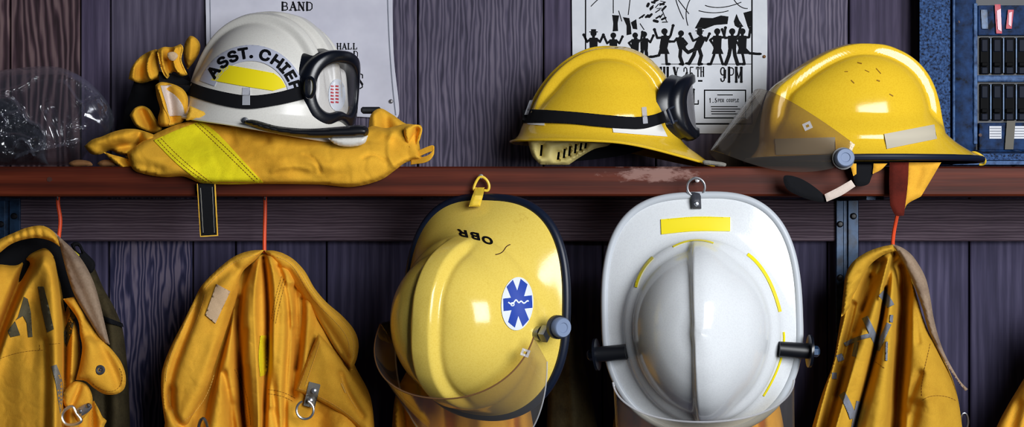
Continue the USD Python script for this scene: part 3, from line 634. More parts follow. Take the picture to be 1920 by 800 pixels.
def visor(K, top, bottom, b, T, sag=0, taper=.012, n=56, nw=10, thick=.0022, half=90, p=.9):
    """K: pivot (x, z); top, bottom: (x, z) of the sheet's upper and lower edge at the front; b: half width"""
    K, top, bottom = map(lambda q: np.array(q, float), (K, top, bottom)); ax = top - bottom; ax /= np.linalg.norm(ax)
    u = np.radians(np.linspace(-half, half, n)); w = np.linspace(0, 1, nw)
    k = np.abs(np.cos(u)) ** p; y = b * np.sin(u) * np.abs(np.sin(u)) ** (-.08)
    P = np.zeros((n, nw, 3))
    for j, t in enumerate(w):
        Q = K + ax * taper * (1 - 2 * t); F_ = top + (bottom - top) * t
        P[:, j, 0] = Q[0] + (F_[0] - Q[0]) * k; P[:, j, 2] = Q[1] + (F_[1] - Q[1]) * k; P[:, j, 1] = y; P[:, j, 2] -= sag * t * 4 * k * (1 - k)
    du = np.gradient(P, axis=0); dv = np.gradient(P, axis=1); N = np.cross(du, dv); N /= np.linalg.norm(N, axis=2, keepdims=True)
    if N[n // 2, nw // 2, 0] < 0: N = -N
    F = grid_faces(n, nw)
    V = xf(T, P.reshape(-1, 3)); V2 = xf(T, (P - N * thick).reshape(-1, 3))
    m = shell(V, F, V2)
    edges = [xf(T, P[:, 0]), xf(T, P[:, -1])]
    return m, edges, P
def tube_rim(loop, r, n=10): return tube(loop, r, n, closed=True)
def dome_ridge(h, w0, w1, fade=(.72, .98), start=None):
    def f(x, ay, v, y):
        return h * sstep(w0, w1, ay) * (1 - sstep(fade[0], fade[1], v)) * sstep(.0, .18, v)
    return f

# --- the yellow helmet with the smoky visor, right end of the shelf (faces left)
YA = -.175
sA = mpp(YA); OA = at(1610, 300, YA)
TA = frame(OA, (-1, -.03, 0), (0, 0, 1))
pf = lambda x, y: (abs(x - 1610) * sA, (300 - y) * sA)
frontA = ([(0, pf(0, 82)[1])] + [pf(*q) for q in ((1585, 84), (1555, 93), (1510, 116), (1470, 145), (1440, 173), (1430, 205), (1425, 240), (1424, 268))], [pf(*q) for q in ((1424, 268), (1419, 280), (1410, 292), (1400, 300))])
backA = ([(0, pf(0, 82)[1])] + [pf(*q) for q in ((1650, 84), (1690, 98), (1725, 125), (1746, 158), (1757, 192), (1763, 225), (1769, 250))], [pf(*q) for q in ((1769, 250), (1788, 267), (1815, 284), (1838, 297))])
sideA = ([(0, pf(0, 82)[1]), (.045, .192), (.08, .168), (.102, .13), (.113, .09), (.118, .05), (.120, .03)], [(.120, .03), (.126, .018), (.134, .008), (.141, .002)])
# keep the three curves' apex level
def ridge_A(x, ay, v, y):
    return (1 - sstep(.80, .98, v)) * sstep(0, .16, v) * (.014 * sstep(.036, .047, ay) + .003 * np.exp(-((ay - .049) / .007) ** 2))
hA = thing('fire_helmet', 'yellow fire helmet with smoky flipped visor and knob, beside the breaker panel', 'helmet', OA)
shA, rimA = helmet_shell(frontA, sideA, backA, ridge_A, TA)
part(hA, 'shell', shA, 'helmet_yellow', smooth=40)
part(hA, 'edge_trim', tube_rim(rimA + [0, 0, -.001], .0055), 'rubber_blue', label='black rubber edge trim')
part(hA, 'reflective_patch', decal(Polygon([(1658, 251), (1752, 233), (1757, 260), (1663, 279)]), [shA]), 'reflective_dull')
part(hA, 'reflective_patch', decal(Polygon([(1453, 260), (1566, 257), (1567, 288), (1455, 290)]), [shA]), 'reflective_dull')
vA, eA, _ = visor((.036, .002), ((1610 - 1416) * sA, (300 - 168) * sA), ((1610 - 1330) * sA, (300 - 282) * sA), .150, TA, taper=.007, sag=.03, p=1.0, half=84)
vAp = part(hA, 'visor', vA, 'visor_smoke')
# lower chin part of the visor's side: the pivot with its knob
def knob(parent, c, axis, r=.0155, m='knob_blue', stem=True):
    k = part(parent, 'visor_knob', lathe([(0, .001), (r * .96, .001), (r, .004), (r * .98, .012), (r * .86, .0145), (r * .5, .0142), (r * .44, .0128), (0, .0126)], c, axis, 28), m, label='round visor knob')
    if stem: part(k, 'washer', lathe([(0, -.006), (r * 1.16, -.006), (r * 1.16, .001), (0, .001)], c, axis, 24), 'rubber_black')
    return k
cK = xf(TA, (.03, .146, .002)); cK = at(1581, 297, cK[1] - .006)
knob(hA, cK, (0.05, -1, 0.1))
knob(hA, xf(TA, (.03, -.15, .002)), (0, 1, 0))
def visor_clip(parent, px, py, target, a=0, s=1):
    g = affinity.rotate(sbox(px - 8 * s, py - 7 * s, px + 8 * s, py + 7 * s).difference(sbox(px - 3 * s, py - 2.4 * s, px + 3 * s, py + 2.4 * s)), a)
    part(parent, 'clip', decal(g, [target], off=.001, thick=.0025, res=3, bstep=2), 'clip_clear', label='small clear moulded clip')
visor_clip(vAp, 1514, 236, vA, -25)
part(hA, 'dirt_marks', decal(unary_union([stroke(l, w) for l, w in (([(1608, 117), (1616, 119)], 2.2), ([(1643, 128), (1652, 138)], 1.4), ([(1644, 150), (1650, 152)], 2.2), ([(1596, 150), (1602, 156)], 1.6), ([(1668, 176), (1675, 180)], 1.8), ([(1584, 134), (1590, 134)], 1.3), ([(1622, 131), (1630, 135)], 1.2))]), [shA], thick=.0003, off=.0007, res=3, bstep=2), 'dirt_brown', label='small brown scuffs near the crest', kind='stuff')
# chin strap, lining and ear flap under the brim
part(hA, 'chin_strap', panel(outline([(1470, 330), (1500, 334), (1545, 366), (1550, 378, 1), (1540, 379), (1500, 368), (1474, 352)]), YA - .135, bulge=.003, edge_w=8, g=5, thick=.003), 'webbing_black')
part(hA, 'strap_tag', panel(outline([(1546, 364, 1), (1570, 352), (1596, 337, 1), (1604, 349, 1), (1578, 366), (1550, 378, 1)]), YA - .142, bulge=.002, edge_w=6, g=4, thick=.002), 'liner_white', label='worn white tab on the chin strap')
part(hA, 'chin_strap', panel(outline([(1598, 308, 1), (1646, 308, 1), (1634, 332), (1628, 345), (1606, 348), (1600, 332)]), YA - .12, bulge=.003, edge_w=8, g=5, thick=.003), 'webbing_black')
part(hA, 'ear_flap', panel(outline([(1668, 304, 1), (1704, 304, 1), (1702, 345), (1695, 404, 1), (1680, 404), (1669, 385, 1), (1667, 345)]), YA - .118, bulge=.005, edge_w=14, g=5, thick=.004), 'flap_red', label='dark red inside of the ear flap')
part(hA, 'ear_flap', panel(outline([(1698, 304, 1), (1765, 304, 1), (1745, 338), (1727, 368, 1), (1700, 384), (1694, 402, 1), (1692, 380), (1698, 340)]), YA - .108, bulge=.007, edge_w=20, folds=[([(1725, 320), (1715, 350)], 8, -.004)], g=5, thick=.004), 'canvas_yellow', label='yellow canvas ear flap')
for q in ([(1593, 306, 1), (1606, 306, 1), (1606, 326, 1), (1600, 330, 1)], [(1638, 306, 1), (1664, 306, 1), (1652, 318), (1636, 326, 1)]):
    part(hA, 'liner', panel(outline(q), YA - .126, bulge=.003, edge_w=7, g=4, thick=.003), 'canvas_yellow')
part(hA, 'rear_clip', tube(smooth_path([at(1822, 286, YA), at(1834, 288, YA - .01), at(1846, 298, YA - .012), at(1846, 306, YA - .006), at(1836, 308, YA)], 24), .0022, 8), 'brass_yellow', label='yellow hanging clip at the tail of the brim')

# --- the yellow helmet with goggles, middle of the shelf (faces right)
YH = -.145
sB = mpp(YH); OB = at(1135, 268, YH)
TB = frame(OB, (1, -.06, -.055), (.055, 0, 1))
pb = lambda x, y: (abs(x - 1135) * sB, (268 - y) * sB)
def tl(q, front):  # profile heights follow the helmet's own tilted base line
    r, z = pb(*q); return (r, z + (.055 * r if front else -.055 * r))
frontB = ([(0, pb(0, 86)[1])] + [tl(q, 1) for q in ((1160, 88), (1190, 98), (1222, 122), (1246, 152), (1258, 185), (1264, 215), (1266, 240))], [tl(q, 1) for q in ((1266, 240), (1280, 268), (1308, 290), (1340, 312))])
backB = ([(0, pb(0, 86)[1])] + [tl(q, 0) for q in ((1105, 88), (1068, 102), (1032, 130), (1005, 165), (990, 196), (981, 225), (975, 242))], [tl(q, 0) for q in ((975, 242), (971, 253), (965, 260), (957, 264))])
sideB = ([(0, pb(0, 86)[1]), (.045, .158), (.078, .138), (.1, .106), (.11, .075), (.1135, .045), (.115, .025)], [(.115, .025), (.12, .012), (.127, .004), (.136, -.003)])
def ridge_B(x, ay, v, y):
    f = (1 - sstep(.62, .95, v)) * sstep(0, .12, v)
    return f * (.012 * sstep(.048, .058, ay) + .002 * np.exp(-((ay - .060) / .007) ** 2) + .013 * sstep(.012, .020, ay) * (1 - sstep(.032, .042, ay)) * (1 - sstep(-.07, .03, x)))
hB = thing('fire_helmet', 'yellow hard hat with black goggles strapped round it, middle of the shelf', 'helmet', at(1135, 312, YH))
shB, rimB = helmet_shell(frontB, sideB, backB, ridge_B, TB)
part(hB, 'shell', shB, 'helmet_yellow', smooth=40)
part(hB, 'rolled_edge', tube_rim(rimB, .0024), 'helmet_yellow')
part(hB, 'reflective_patch', decal(outline([(1148, 238, 1), (1200, 238), (1240, 232, 1), (1252, 256, 1), (1200, 252), (1150, 248, 1)]), [shB]), 'reflective_white')
part(hB, 'reflective_patch', decal(Polygon([(985, 229), (1021, 228), (1021, 235), (990, 233)]), [shB]), 'reflective_white')
slots = unary_union([Polygon([(x, y), (x + 4, y), (x + 2, y + l), (x - 2, y + l)]) for x, y, l in ((1014, 272, 20), (1046, 285, 14), (1057, 279, 17), (1067, 274, 18), (1078, 270, 17), (1088, 268, 14), (1097, 268, 10))])
lin_ = outline([(988, 258, 1), (1152, 262, 1), (1142, 272), (1115, 279), (1090, 293), (1066, 309, 1), (1040, 309), (1012, 308, 1), (998, 292)]).difference(slots)
part(hB, 'head_band', panel(lin_, YH - .055, bulge=.022, edge_w=60, g=4, thick=.003), 'liner_cream', label='slotted cream head band under the brim')
part(hB, 'head_band', panel(outline([(988, 262, 1), (1230, 272, 1), (1180, 288), (1100, 300), (1030, 300)]), YH + .03, bulge=.01, edge_w=30, g=8, thick=.003), 'webbing_black', label='dark inside band')

# goggles: a wrapped frame, a lens and a strap
def goggle_meshes(T, W, H, Rc, depth, nn=72, e=2.35):
    t = np.linspace(0, 2 * np.pi, nn, endpoint=False)
    def ring(sw, sh, x, wrap=1.0):
        s = np.sign(np.cos(t)) * np.abs(np.cos(t)) ** (2 / e) * W / 2 * sw; h = np.sign(np.sin(t)) * np.abs(np.sin(t)) ** (2 / e) * H / 2 * sh
        nose = .12 * H * np.exp(-(s / (.16 * W)) ** 2) * (h < 0); h = h + nose * (np.abs(h) / (H / 2))
        a = s / Rc
        return np.stack([Rc * np.cos(a) - Rc + x, Rc * np.sin(a), h], 1)
    R = [ring(1.0, 1.0, -depth), ring(1.06, 1.06, -depth * .9), ring(1.0, .98, -depth * .55), ring(.99, .97, -depth * .42), ring(1.03, 1.04, -depth * .3), ring(1.03, 1.04, -.004), ring(.99, .99, .002), ring(.82, .80, .002), ring(.74, .71, -.004), ring(.73, .70, -depth * .7), ring(.94, .94, -depth)]
    nr = len(R); V = np.array(R).transpose(1, 0, 2).reshape(-1, 3); F = []
    for i in range(nn):
        j = (i + 1) % nn
        for k in range(nr):
            l = (k + 1) % nr; F += [(i * nr + k, j * nr + k, j * nr + l), (i * nr + k, j * nr + l, i * nr + l)]
    fr = trimesh.Trimesh(xf(T, V), F, process=False)
    if fr.volume < 0: fr.invert()
    L0, L1 = [], []
    for q in np.linspace(0, 1, 9): L0.append(ring(.76 * q + 1e-4, .73 * q + 1e-4, -.0035))
    V0 = np.array(L0).transpose(1, 0, 2).reshape(-1, 3); Fl = grid_faces(nn, 9, True)
    lens = shell(xf(T, V0), Fl, xf(T, V0 - [.0015, 0, 0]))
    return fr, lens, ring
def goggles(name, label, T, W, H, Rc, depth, lens_m, strap_poly, targets, strap_m, group=None):
    g = thing(name, label, 'goggles', T[:3, 3])
    fr, lens, ring = goggle_meshes(T, W, H, Rc, depth)
    part(g, 'goggle_frame', fr, 'rubber_gloss', smooth=50); part(g, 'lens', lens, lens_m)
    st = decal(strap_poly, targets, off=.0012, thick=.0026, res=4, bstep=4)
    sp = part(g, 'strap', st, strap_m, smooth=50)
    return g, fr, lens, sp, st
TGB = frame(at(1306, 203, YH - .005), (1, -.08, .08), (-.08, 0, 1))
gB, frB, lnB, spB, stB = goggles('goggles', 'black goggles on the front of the yellow hard hat', TGB, .165, .114, .105, .04, 'lens_grey',
    outline([(980, 206, 1), (1000, 205), (1070, 209), (1145, 216), (1195, 219), (1228, 214), (1256, 202, 1), (1256, 227, 1), (1207, 241), (1170, 241), (1120, 237), (1070, 232), (1000, 230), (979, 231, 1)]), [shB], 'webbing_black')
TGB2 = TGB
for q in ([(1203, 201), (1212, 200), (1215, 231), (1206, 232)], [(993, 188), (1000, 187), (990, 215), (983, 215)]):
    part(hB, 'strap_clip', decal(Polygon(q), [shB, stB], off=.0006, thick=.0015, res=3), 'clip_clear', label='clear clip holding the goggle strap')
part(gB, 'strap_buckle', cat(tube([at(1252, 205, YH - .112), at(1262, 232, YH - .11)], .0035, 8), tube([at(1250, 232, YH - .112), at(1270, 226, YH - .108)], .002, 8), tube([at(1251, 206, YH - .112), at(1264, 200, YH - .108)], .002, 8)), 'rubber_blue')

# --- the white ASST. CHIEF helmet on the folded jacket (faces right, turned to us)
YC = -.155
sC = mpp(YC); OC = at(500, 228, YC)
fC = rotv((1, 0, -.14), (0, 0, 1), -24); TC = frame(OC, fC, rotv((.14, 0, 1), (0, 0, 1), -24))
hz = 206 * sC
frontC = ([(0, hz), (.04, hz - .004), (.075, hz - .02), (.108, hz - .05), (.128, hz - .085), (.138, hz - .13), (.142, .035), (.143, .022)], [(.143, .022), (.151, .008), (.166, -.006), (.182, -.016)])
backC = ([(0, hz), (.04, hz - .005), (.08, hz - .024), (.112, hz - .055), (.134, hz - .1), (.145, hz - .14), (.149, .02), (.15, .01)], [(.15, .01), (.152, .003), (.156, -.003), (.161, -.008)])
sideC = ([(0, hz), (.04, hz - .008), (.074, hz - .03), (.1, hz - .066), (.114, hz - .105), (.121, hz - .145), (.125, .028), (.127, .014)], [(.127, .014), (.13, .006), (.135, -.002), (.141, -.008)])
def ridge_C(x, ay, v, y):
    f = (1 - sstep(.66, .96, v)) * sstep(0, .14, v)
    return f * (.010 * sstep(.046, .055, ay) + .002 * np.exp(-((ay - .057) / .007) ** 2) + .009 * sstep(.010, .016, ay) * (1 - sstep(.028, .036, ay)))
hC = thing('fire_helmet', 'white assistant chief helmet with goggles, on the folded jacket', 'helmet', at(500, 262, YC))
shC, rimC = helmet_shell(frontC, sideC, backC, ridge_C, TC)
part(hC, 'shell', shC, 'helmet_cream', smooth=40)
part(hC, 'edge_trim', tube_rim(rimC, .0028), 'helmet_cream')
arcc = lambda R, a0, a1, n=24: [(470 + R * math.cos(a), 186 + R * math.sin(a)) for a in np.radians(np.linspace(a0, a1, n))]
band = Polygon(arcc(102, 200, 350) + arcc(72, 350, 200)).intersection(sbox(340, 60, 566, 200))
part(hC, 'name_band', decal(band, [shC]), 'sticker_grey', label='grey arched name sticker')
part(hC, 'reflective_patch', decal(outline([(395, 150, 1), (406, 134), (422, 121, 1), (470, 129), (513, 137, 1), (527, 148), (536, 163, 1), (512, 170, 1), (455, 161)]), [shC]), 'reflective_yellow', label='yellow reflective patch')
let = []
for c, a in zip('ASST.', (216.5, 233, 247.5, 261, 275)): let.append((c, 470 + 87 * math.cos(math.radians(a)), 186 + 87 * math.sin(math.radians(a)), a + 90 - (0 if c != '.' else 0)))
let[-1] = ('.', 470 + 88 * math.cos(math.radians(271)), 186 + 88 * math.sin(math.radians(271)), 2)
for c, a in zip('CHIEF', (288, 305, 317.5, 329.5, 342.5)): let.append((c, 470 + 87 * math.cos(math.radians(a)), 186 + 87 * math.sin(math.radians(a)), a + 90))
part(hC, 'lettering', decal(arc_text(let, 19, 1.16).buffer(.8), [shC], off=.0024, thick=.0004, res=6, bstep=1.6), 'ink_black', label='black words ASST. CHIEF', smooth=False)
badge = affinity.scale(Point(632, 178).buffer(1, 24), 16, 30)
def try_decal(parent, name, g, tg, m, **kw):
    lab = kw.pop('label', None); part(parent, name, decal(g, tg, **kw), m, label=lab)
try_decal(hC, 'badge', badge, [shC], 'sticker_white', label='round white badge seen through the goggle lens', res=4)
try_decal(hC, 'badge_print', unary_union([affinity.rotate(sbox(620 + 9 * k, 160 + 6 * j, 626 + 9 * k, 163 + 6 * j), 8) for k in range(2) for j in range(6)]), [shC], 'sticker_red', off=.0026, thick=.0003, res=3)
TGC = frame(at(645, 170, YC - .07), rotv((1, 0, -.10), (0, 0, 1), -32), rotv((.10, 0, 1), (0, 0, 1), -32))
gC, frC, lnC, spC, stC = goggles('goggles', 'black goggles with clear lens on the white assistant chief helmet', TGC, .146, .128, .11, .045, 'lens_clear',
    outline([(298, 134, 1), (318, 137), (380, 162), (440, 176), (470, 179), (520, 173), (570, 159, 1), (570, 186, 1), (520, 197), (465, 204), (420, 198), (360, 181), (316, 163), (298, 156, 1)]), [shC], 'webbing_black')
part(hC, 'strap_clip', decal(Polygon([(455, 164), (469, 164), (469, 197), (454, 197)]), [shC, stC], off=.0006, thick=.0015, res=3), 'clip_clear', label='clear clip holding the goggle strap')
part(gC, 'strap_buckle', tube(smooth_path([at(577, 148, YC - .128), at(587, 150, YC - .132), at(586, 178, YC - .134), at(576, 180, YC - .13)], 30, True), .0032, 8, closed=True), 'rubber_gloss')
part(hC, 'brim_seal', panel(outline([(452, 228, 1), (470, 224), (520, 236), (580, 241), (640, 237), (680, 235), (690, 240), (690, 252), (680, 256), (640, 258), (570, 257), (510, 248), (465, 234)]), YC - .156, bulge=.014, edge_w=11, g=4, thick=.004, flat_back=.01), 'rubber_black', label='thick black rubber seal under the brim')
part(hC, 'chin_cup', panel(outline([(612, 256, 1), (690, 254, 1), (684, 268), (655, 275), (628, 270)]), YC - .15, bulge=.008, edge_w=14, g=4, thick=.003), 'helmet_cream', label='white chin cup')
part(hC, 'far_seal', boxpx(676, 200, 714, 212, YC + .02, .02, .003), 'rubber_black', label='black end of the far strap', smooth=False)
part(hC, 'rivet', lathe([(0, 0), (.006, 0), (.005, .003), (0, .004)], at(459, 226, YC - .135), (0, -1, 0), 16), 'steel')

# --- hanging helmets
def fit_origin(px, py, Y): return at(px, py, Y)
YE = -.325
OE = at(1315, 610, YE)
upE = rotv(rotv((0, -1, 0), (1, 0, 0), -7), (0, 0, 1), -8); fE = (.03, 0, -1)
TE = frame(OE, fE, upE)
sE = mpp(YE)
frontE = ([(0, .148), (.045, .142), (.085, .124), (.116, .096), (.136, .064), (.150, .034), (.156, .012)], [(.156, .012), (.160, .004), (.165, -.002), (.172, -.006)])
backE = ([(0, .148), (.045, .140), (.08, .12), (.107, .092), (.125, .06), (.135, .03), (.139, .012)], [(.139, .012), (.15, .004), (.175, -.003), (.2085, -.012)])
sideE = ([(0, .148), (.04, .136), (.072, .116), (.096, .088), (.111, .06), (.12, .032), (.1245, .012)], [(.1245, .012), (.131, .004), (.143, -.002), (.155, -.006)])
def ridge_E(x, ay, v, y):
    f = (1 - sstep(.86, .99, v)) * sstep(0, .12, v)
    return f * np.where(y > 0, .012 * sstep(.002, .075, ay), .012 * sstep(.008, .019, ay))
hE = thing('fire_helmet', 'white fire helmet with centre crease hanging from the shelf edge', 'helmet', at(1305, 355, YE))
shE, rimE = helmet_shell(frontE, sideE, backE, ridge_E, TE, square=3.0)
part(hE, 'shell', shE, 'helmet_white', smooth=60)
part(hE, 'edge_trim', tube_rim(rimE, .0062, 12), 'rim_grey', label='pale grey rounded edge trim')
part(hE, 'reflective_patch', decal(outline([(1239, 411, 1), (1303, 406), (1369, 407, 1), (1369, 433, 1), (1303, 433), (1240, 439, 1)]), [shE]), 'reflective_yellow', label='yellow reflective bar on the brim')
for l, w in (([(1192, 538), (1203, 508), (1224, 482)], 5.5), ([(1402, 476), (1432, 508), (1452, 548), (1463, 584)], 6), ([(1470, 622), (1466, 668), (1450, 710), (1432, 742)], 3.4), ([(1262, 462), (1300, 450), (1338, 455)], 3)):
    part(hE, 'reflective_patch', decal(stroke(l, w), [shE], res=3), 'reflective_yellow', label='thin yellow reflective strip at the foot of the dome')
def ring_hanger(h, c, r, m, clip_px, clip_m, target, sq=1.0, Y=YE):
    a = np.linspace(0, 2 * np.pi, 36, endpoint=False); mp = mpp(Y)
    P = at(c[0] + r * np.cos(a), c[1] + r * sq * np.sin(a), Y)
    part(h, 'hanging_ring', tube(P, .0021, 8, closed=True), m)
    yc = cast(np.array([[c[0], 390.0]]), [target])[0] - .005
    k = part(h, 'ring_clip', panel(clip_px, lambda px, py: np.minimum(Y + .002, 9) + (yc - Y - .002) * np.clip((py - 360) / 14, 0, 1), bulge=.003, edge_w=5, g=3.5, thick=.003), clip_m)
    return k
YRing = YS - .008
kE = ring_hanger(hE, (1305, 351), 16.5, 'steel_bright', outline([(1296, 360, 1), (1314, 360, 1), (1315, 391, 1), (1297, 391, 1)]), 'steel_dark', shE, 1.05, -.316)
part(kE, 'rivet', lathe([(0, 0), (.004, 0), (.003, .0022), (0, .003)], at(1306, 382, cast(np.array([[1305., 390.]]), [shE])[0] - .0085), (0, -1, 0), 14), 'steel')
vE, eE, _ = visor((.118, .03), (.146, .054), (.275, .0), .141, TE, taper=.045, half=86)
vEp = part(hE, 'visor', vE, 'visor_clear'); part(vEp, 'visor_edge', tube(eE[0], .0016, 8), 'clip_clear', label='bright polished upper edge of the visor')
for s in (1, -1):
    c0, c1 = xf(TE, (.038, s * .120, .02)), xf(TE, (.042, s * .166, .014))
    ax = (c1 - c0) / np.linalg.norm(c1 - c0)
    hw = part(hE, 'visor_arm', tube([c0, c0 + ax * .01, c1], [.0125, .0125, .0125], 16), 'rubber_black', label='black visor pivot arm')
    part(hw, 'plate', lathe([(0, 0), (.026, 0), (.026, .004), (0, .004)], c1, ax, 20), 'rubber_gloss')
    part(hw, 'bolt', lathe([(0, .004), (.009, .004), (.009, .014), (.006, .017), (0, .017)], c1, ax, 6), 'iron_blue')

YD = -.32
OD = at(889, 598, YD)
upD = rotv(rotv((0, -1, 0), (1, 0, 0), -14), (0, 0, 1), -30)
fD = rotv(np.array([0, 0, -1.0]), (0, 1, 0), 2)
TD = frame(OD, fD, upD)
frontD = ([(0, .156), (.04, .153), (.078, .140), (.106, .116), (.126, .084), (.138, .05), (.144, .02)], [(.144, .02), (.147, .006), (.152, -.012), (.159, -.028)])
backD = ([(0, .156), (.04, .152), (.075, .137), (.102, .112), (.12, .080), (.130, .05), (.135, .032)], [(.135, .032), (.147, .016), (.170, -.006), (.196, -.032)])
sideD = ([(0, .156), (.045, .148), (.08, .130), (.104, .104), (.118, .074), (.126, .040), (.128, .016)], [(.128, .016), (.132, .002), (.141, -.015), (.152, -.028)])
def ridge_D(x, ay, v, y):
    f = (1 - sstep(.74, .98, v)) * sstep(0, .12, v)
    return f * (.011 * sstep(.014, .028, ay) + .002 * np.exp(-((ay - .030) / .006) ** 2))
hD = thing('fire_helmet', 'yellow fire helmet with blue star sticker hanging from the shelf edge', 'helmet', at(898, 350, YD))
shD, rimD = helmet_shell(frontD, sideD, backD, ridge_D, TD, square=2.8)
part(hD, 'shell', shD, 'helmet_straw', smooth=45)
part(hD, 'edge_trim', tube_rim(rimD, .0075, 12), 'rubber_blue', label='thick black rubber edge trim')
el = affinity.rotate(affinity.scale(Point(970, 569).buffer(1, 32), 30, 50), 4)
part(hD, 'sticker', decal(el, [shD], res=5), 'sticker_white', label='white oval sticker')
def star(cx, cy, sx, sy, a0, w):
    g = unary_union([affinity.rotate(sbox(-1, -w, 1, w), a0 + k * 60, origin=(0, 0)) for k in range(3)])
    return affinity.translate(affinity.scale(g, sx, sy, origin=(0, 0)), cx, cy)
part(hD, 'star_emblem', decal(star(971, 568, 27, 45, -4, .26), [shD], off=.0024, thick=.0004, res=5, bstep=3), 'sticker_blue', label='blue six-armed medical star')
sq = stroke([(953, 566), (964, 566), (968, 562), (973, 567), (977, 564), (982, 568), (988, 564), (991, 565)], 2.6, n=24).union(Point(961, 570).buffer(4).difference(Point(961, 570).buffer(2)))
part(hD, 'star_staff', decal(sq, [shD], off=.0030, thick=.0003, res=3, bstep=2), 'sticker_white', label='white staff and snake on the star')
def upside(c, x, y, a):
    g = sans(c, 12); b = g.bounds; g = affinity.translate(g, -(b[0] + b[2]) / 2, 6); g = affinity.scale(g, 1.75, .95, origin=(0, 0)); g = affinity.skew(g, 24, 0, origin=(0, 0))
    return affinity.translate(affinity.rotate(g, 180 + a, origin=(0, 0)), x, y)
part(hD, 'lettering', decal(unary_union([upside('O', 914, 450, 14), upside('B', 891, 442, 12), upside('R', 868, 437, 9)]).buffer(.5), [shD], off=.0012, thick=.0004, res=5, bstep=1.6), 'ink_black', label='black letters OBR, upside down', smooth=False)
part(hD, 'crack', decal(stroke([(957, 458), (948, 464), (944, 470), (929, 477)], 1.6), [shD], off=.0005, thick=.0003, res=3), 'scuff_dark', label='dark crack at the foot of the dome')
YrD = YRing - .006
D_ = smooth_path([at(889, 356, YrD), at(893, 340, YrD), at(902, 331, YrD), at(913, 338, YrD), at(917, 350, YrD), at(914, 357, YrD), at(902, 356, YrD)], 40, True)
part(hD, 'hanging_ring', tube(D_, .0023, 8, closed=True), 'brass_yellow', label='yellow D-shaped hanging ring')
part(hD, 'ring_strap', panel(outline([(892, 351, 1), (909, 351, 1), (905, 370), (900, 387, 1), (879, 387, 1), (885, 368)]), lambda px, py: (YrD - .001) + (cast(np.array([[890., 392.]]), [shD, tube_rim(rimD, .0075, 12)])[0] - .010 - YrD) * np.clip((py - 353) / 14, 0, 1), bulge=.003, edge_w=5, g=3.5, thick=.003, folds=[([(884, 372), (905, 371)], 3, -.0015)]), 'brass_yellow', label='yellow strap folded over the ring')
vD, eD, _ = visor((.035, .035), (.115, .122), (.225, .0), .143, TD, taper=.03)
vDp = part(hD, 'visor', vD, 'visor_clear'); part(vDp, 'visor_edge', tube(eD[0], .0011, 8), 'scrap_brown', label='brown dirty upper edge of the visor'); part(vDp, 'visor_edge', tube(eD[1], .0012, 8), 'clip_clear', label='bright lower edge of the visor')
visor_clip(vDp, 985, 661, vD, 20)
cD = xf(TD, (.012, .138, .02)); axD = TD[:3, 1]
blk = part(hD, 'visor_block', cat(lathe([(0, -.02), (.011, -.02), (.011, -.004), (0, -.004)], cD, axD, 20), lathe([(0, -.002), (.013, -.002), (.013, .008), (0, .008)], cD, axD, 4)), 'steel', label='metal visor hinge block')
knob(hD, at(1047, 613, cD[1] - .02), rotv((0, -1, 0), (0, 0, 1), 32), .0158)
knob(hD, xf(TD, (.03, -.15, .02)), -axD, .0158, 'rubber_black')
#CLOTH
# ------------------------------------------------------------------ cloth: folded jacket on the shelf
YJ = -.27
jk = thing('firefighter_jacket', 'folded yellow firefighter jacket with lime stripe, lying on the shelf', 'jacket', at(480, 312, -.15))
def yj(px, py):  # the front rolls over the shelf's edge
    return -.225 - .055 * sstep(225, 318, py)
jb = outline([(238, 288, 1), (262, 268), (292, 250), (330, 234), (376, 224), (420, 232), (450, 230), (520, 246), (600, 254), (670, 250), (698, 236), (722, 240), (765, 232), (784, 238), (786, 268), (792, 300, 1), (762, 304), (742, 318), (716, 336), (662, 350), (600, 346), (540, 345), (480, 345), (420, 346), (376, 343), (345, 331), (310, 332), (270, 326), (250, 318)])
jf = [([(430, 250), (470, 262), (520, 300)], 16, .006), ([(520, 262), (600, 290), (690, 285)], 26, .010), ([(560, 320), (640, 330), (720, 310)], 20, -.004), ([(700, 250), (740, 275), (770, 300)], 12, -.006), ([(720, 246), (765, 258)], 14, .007), ([(260, 285), (300, 300), (350, 320)], 14, .008), ([(250, 308), (300, 318)], 7, -.005), ([(470, 300), (560, 305), (620, 315)], 10, .004), ([(455, 238), (490, 250), (500, 262)], 7, -.008), ([(620, 268), (650, 262), (690, 266)], 5, -.004, 'v'), ([(570, 290), (590, 300), (600, 322)], 6, -.004, 'v'), ([(680, 296), (700, 290), (720, 300)], 6, -.004, 'v'), ([(735, 250), (728, 280), (740, 312)], 9, .006, 'v'), ([(510, 320), (540, 312), (580, 318)], 8, .004, 'v'), ([(430, 236), (436, 262)], 8, -.006)]
mj = panel(jb, yj, bulge=.024, edge_w=13, folds=jf, g=4, thick=.005, noise_h=.006, noise_s=60, seed=3)
part(jk, 'lining', panel(outline([(252, 150, 1), (352, 134, 1), (366, 190), (352, 236), (300, 262), (250, 262), (232, 230)]), -.1, bulge=.02, edge_w=30, g=8, thick=.004, noise_h=.006, noise_s=40, seed=6), 'webbing_black', label='black sheet added for the shade in the gaps of the folded jacket', smooth=True)  # added black sheet: paints the shadow between the jacket pieces and blocks light
jbody = part(jk, 'front', mj, 'canvas_shelf', smooth=True)
st_ = decal(outline([(288, 263, 1), (330, 244), (376, 227, 1), (400, 243), (420, 262), (455, 300), (494, 342, 1), (440, 345), (377, 343, 1), (330, 305)]), [mj], off=.001, thick=.0012, res=5)
sp_ = part(jk, 'reflective_stripe', st_, 'tape_lime', label='lime yellow stripe sewn across the front', smooth=True)
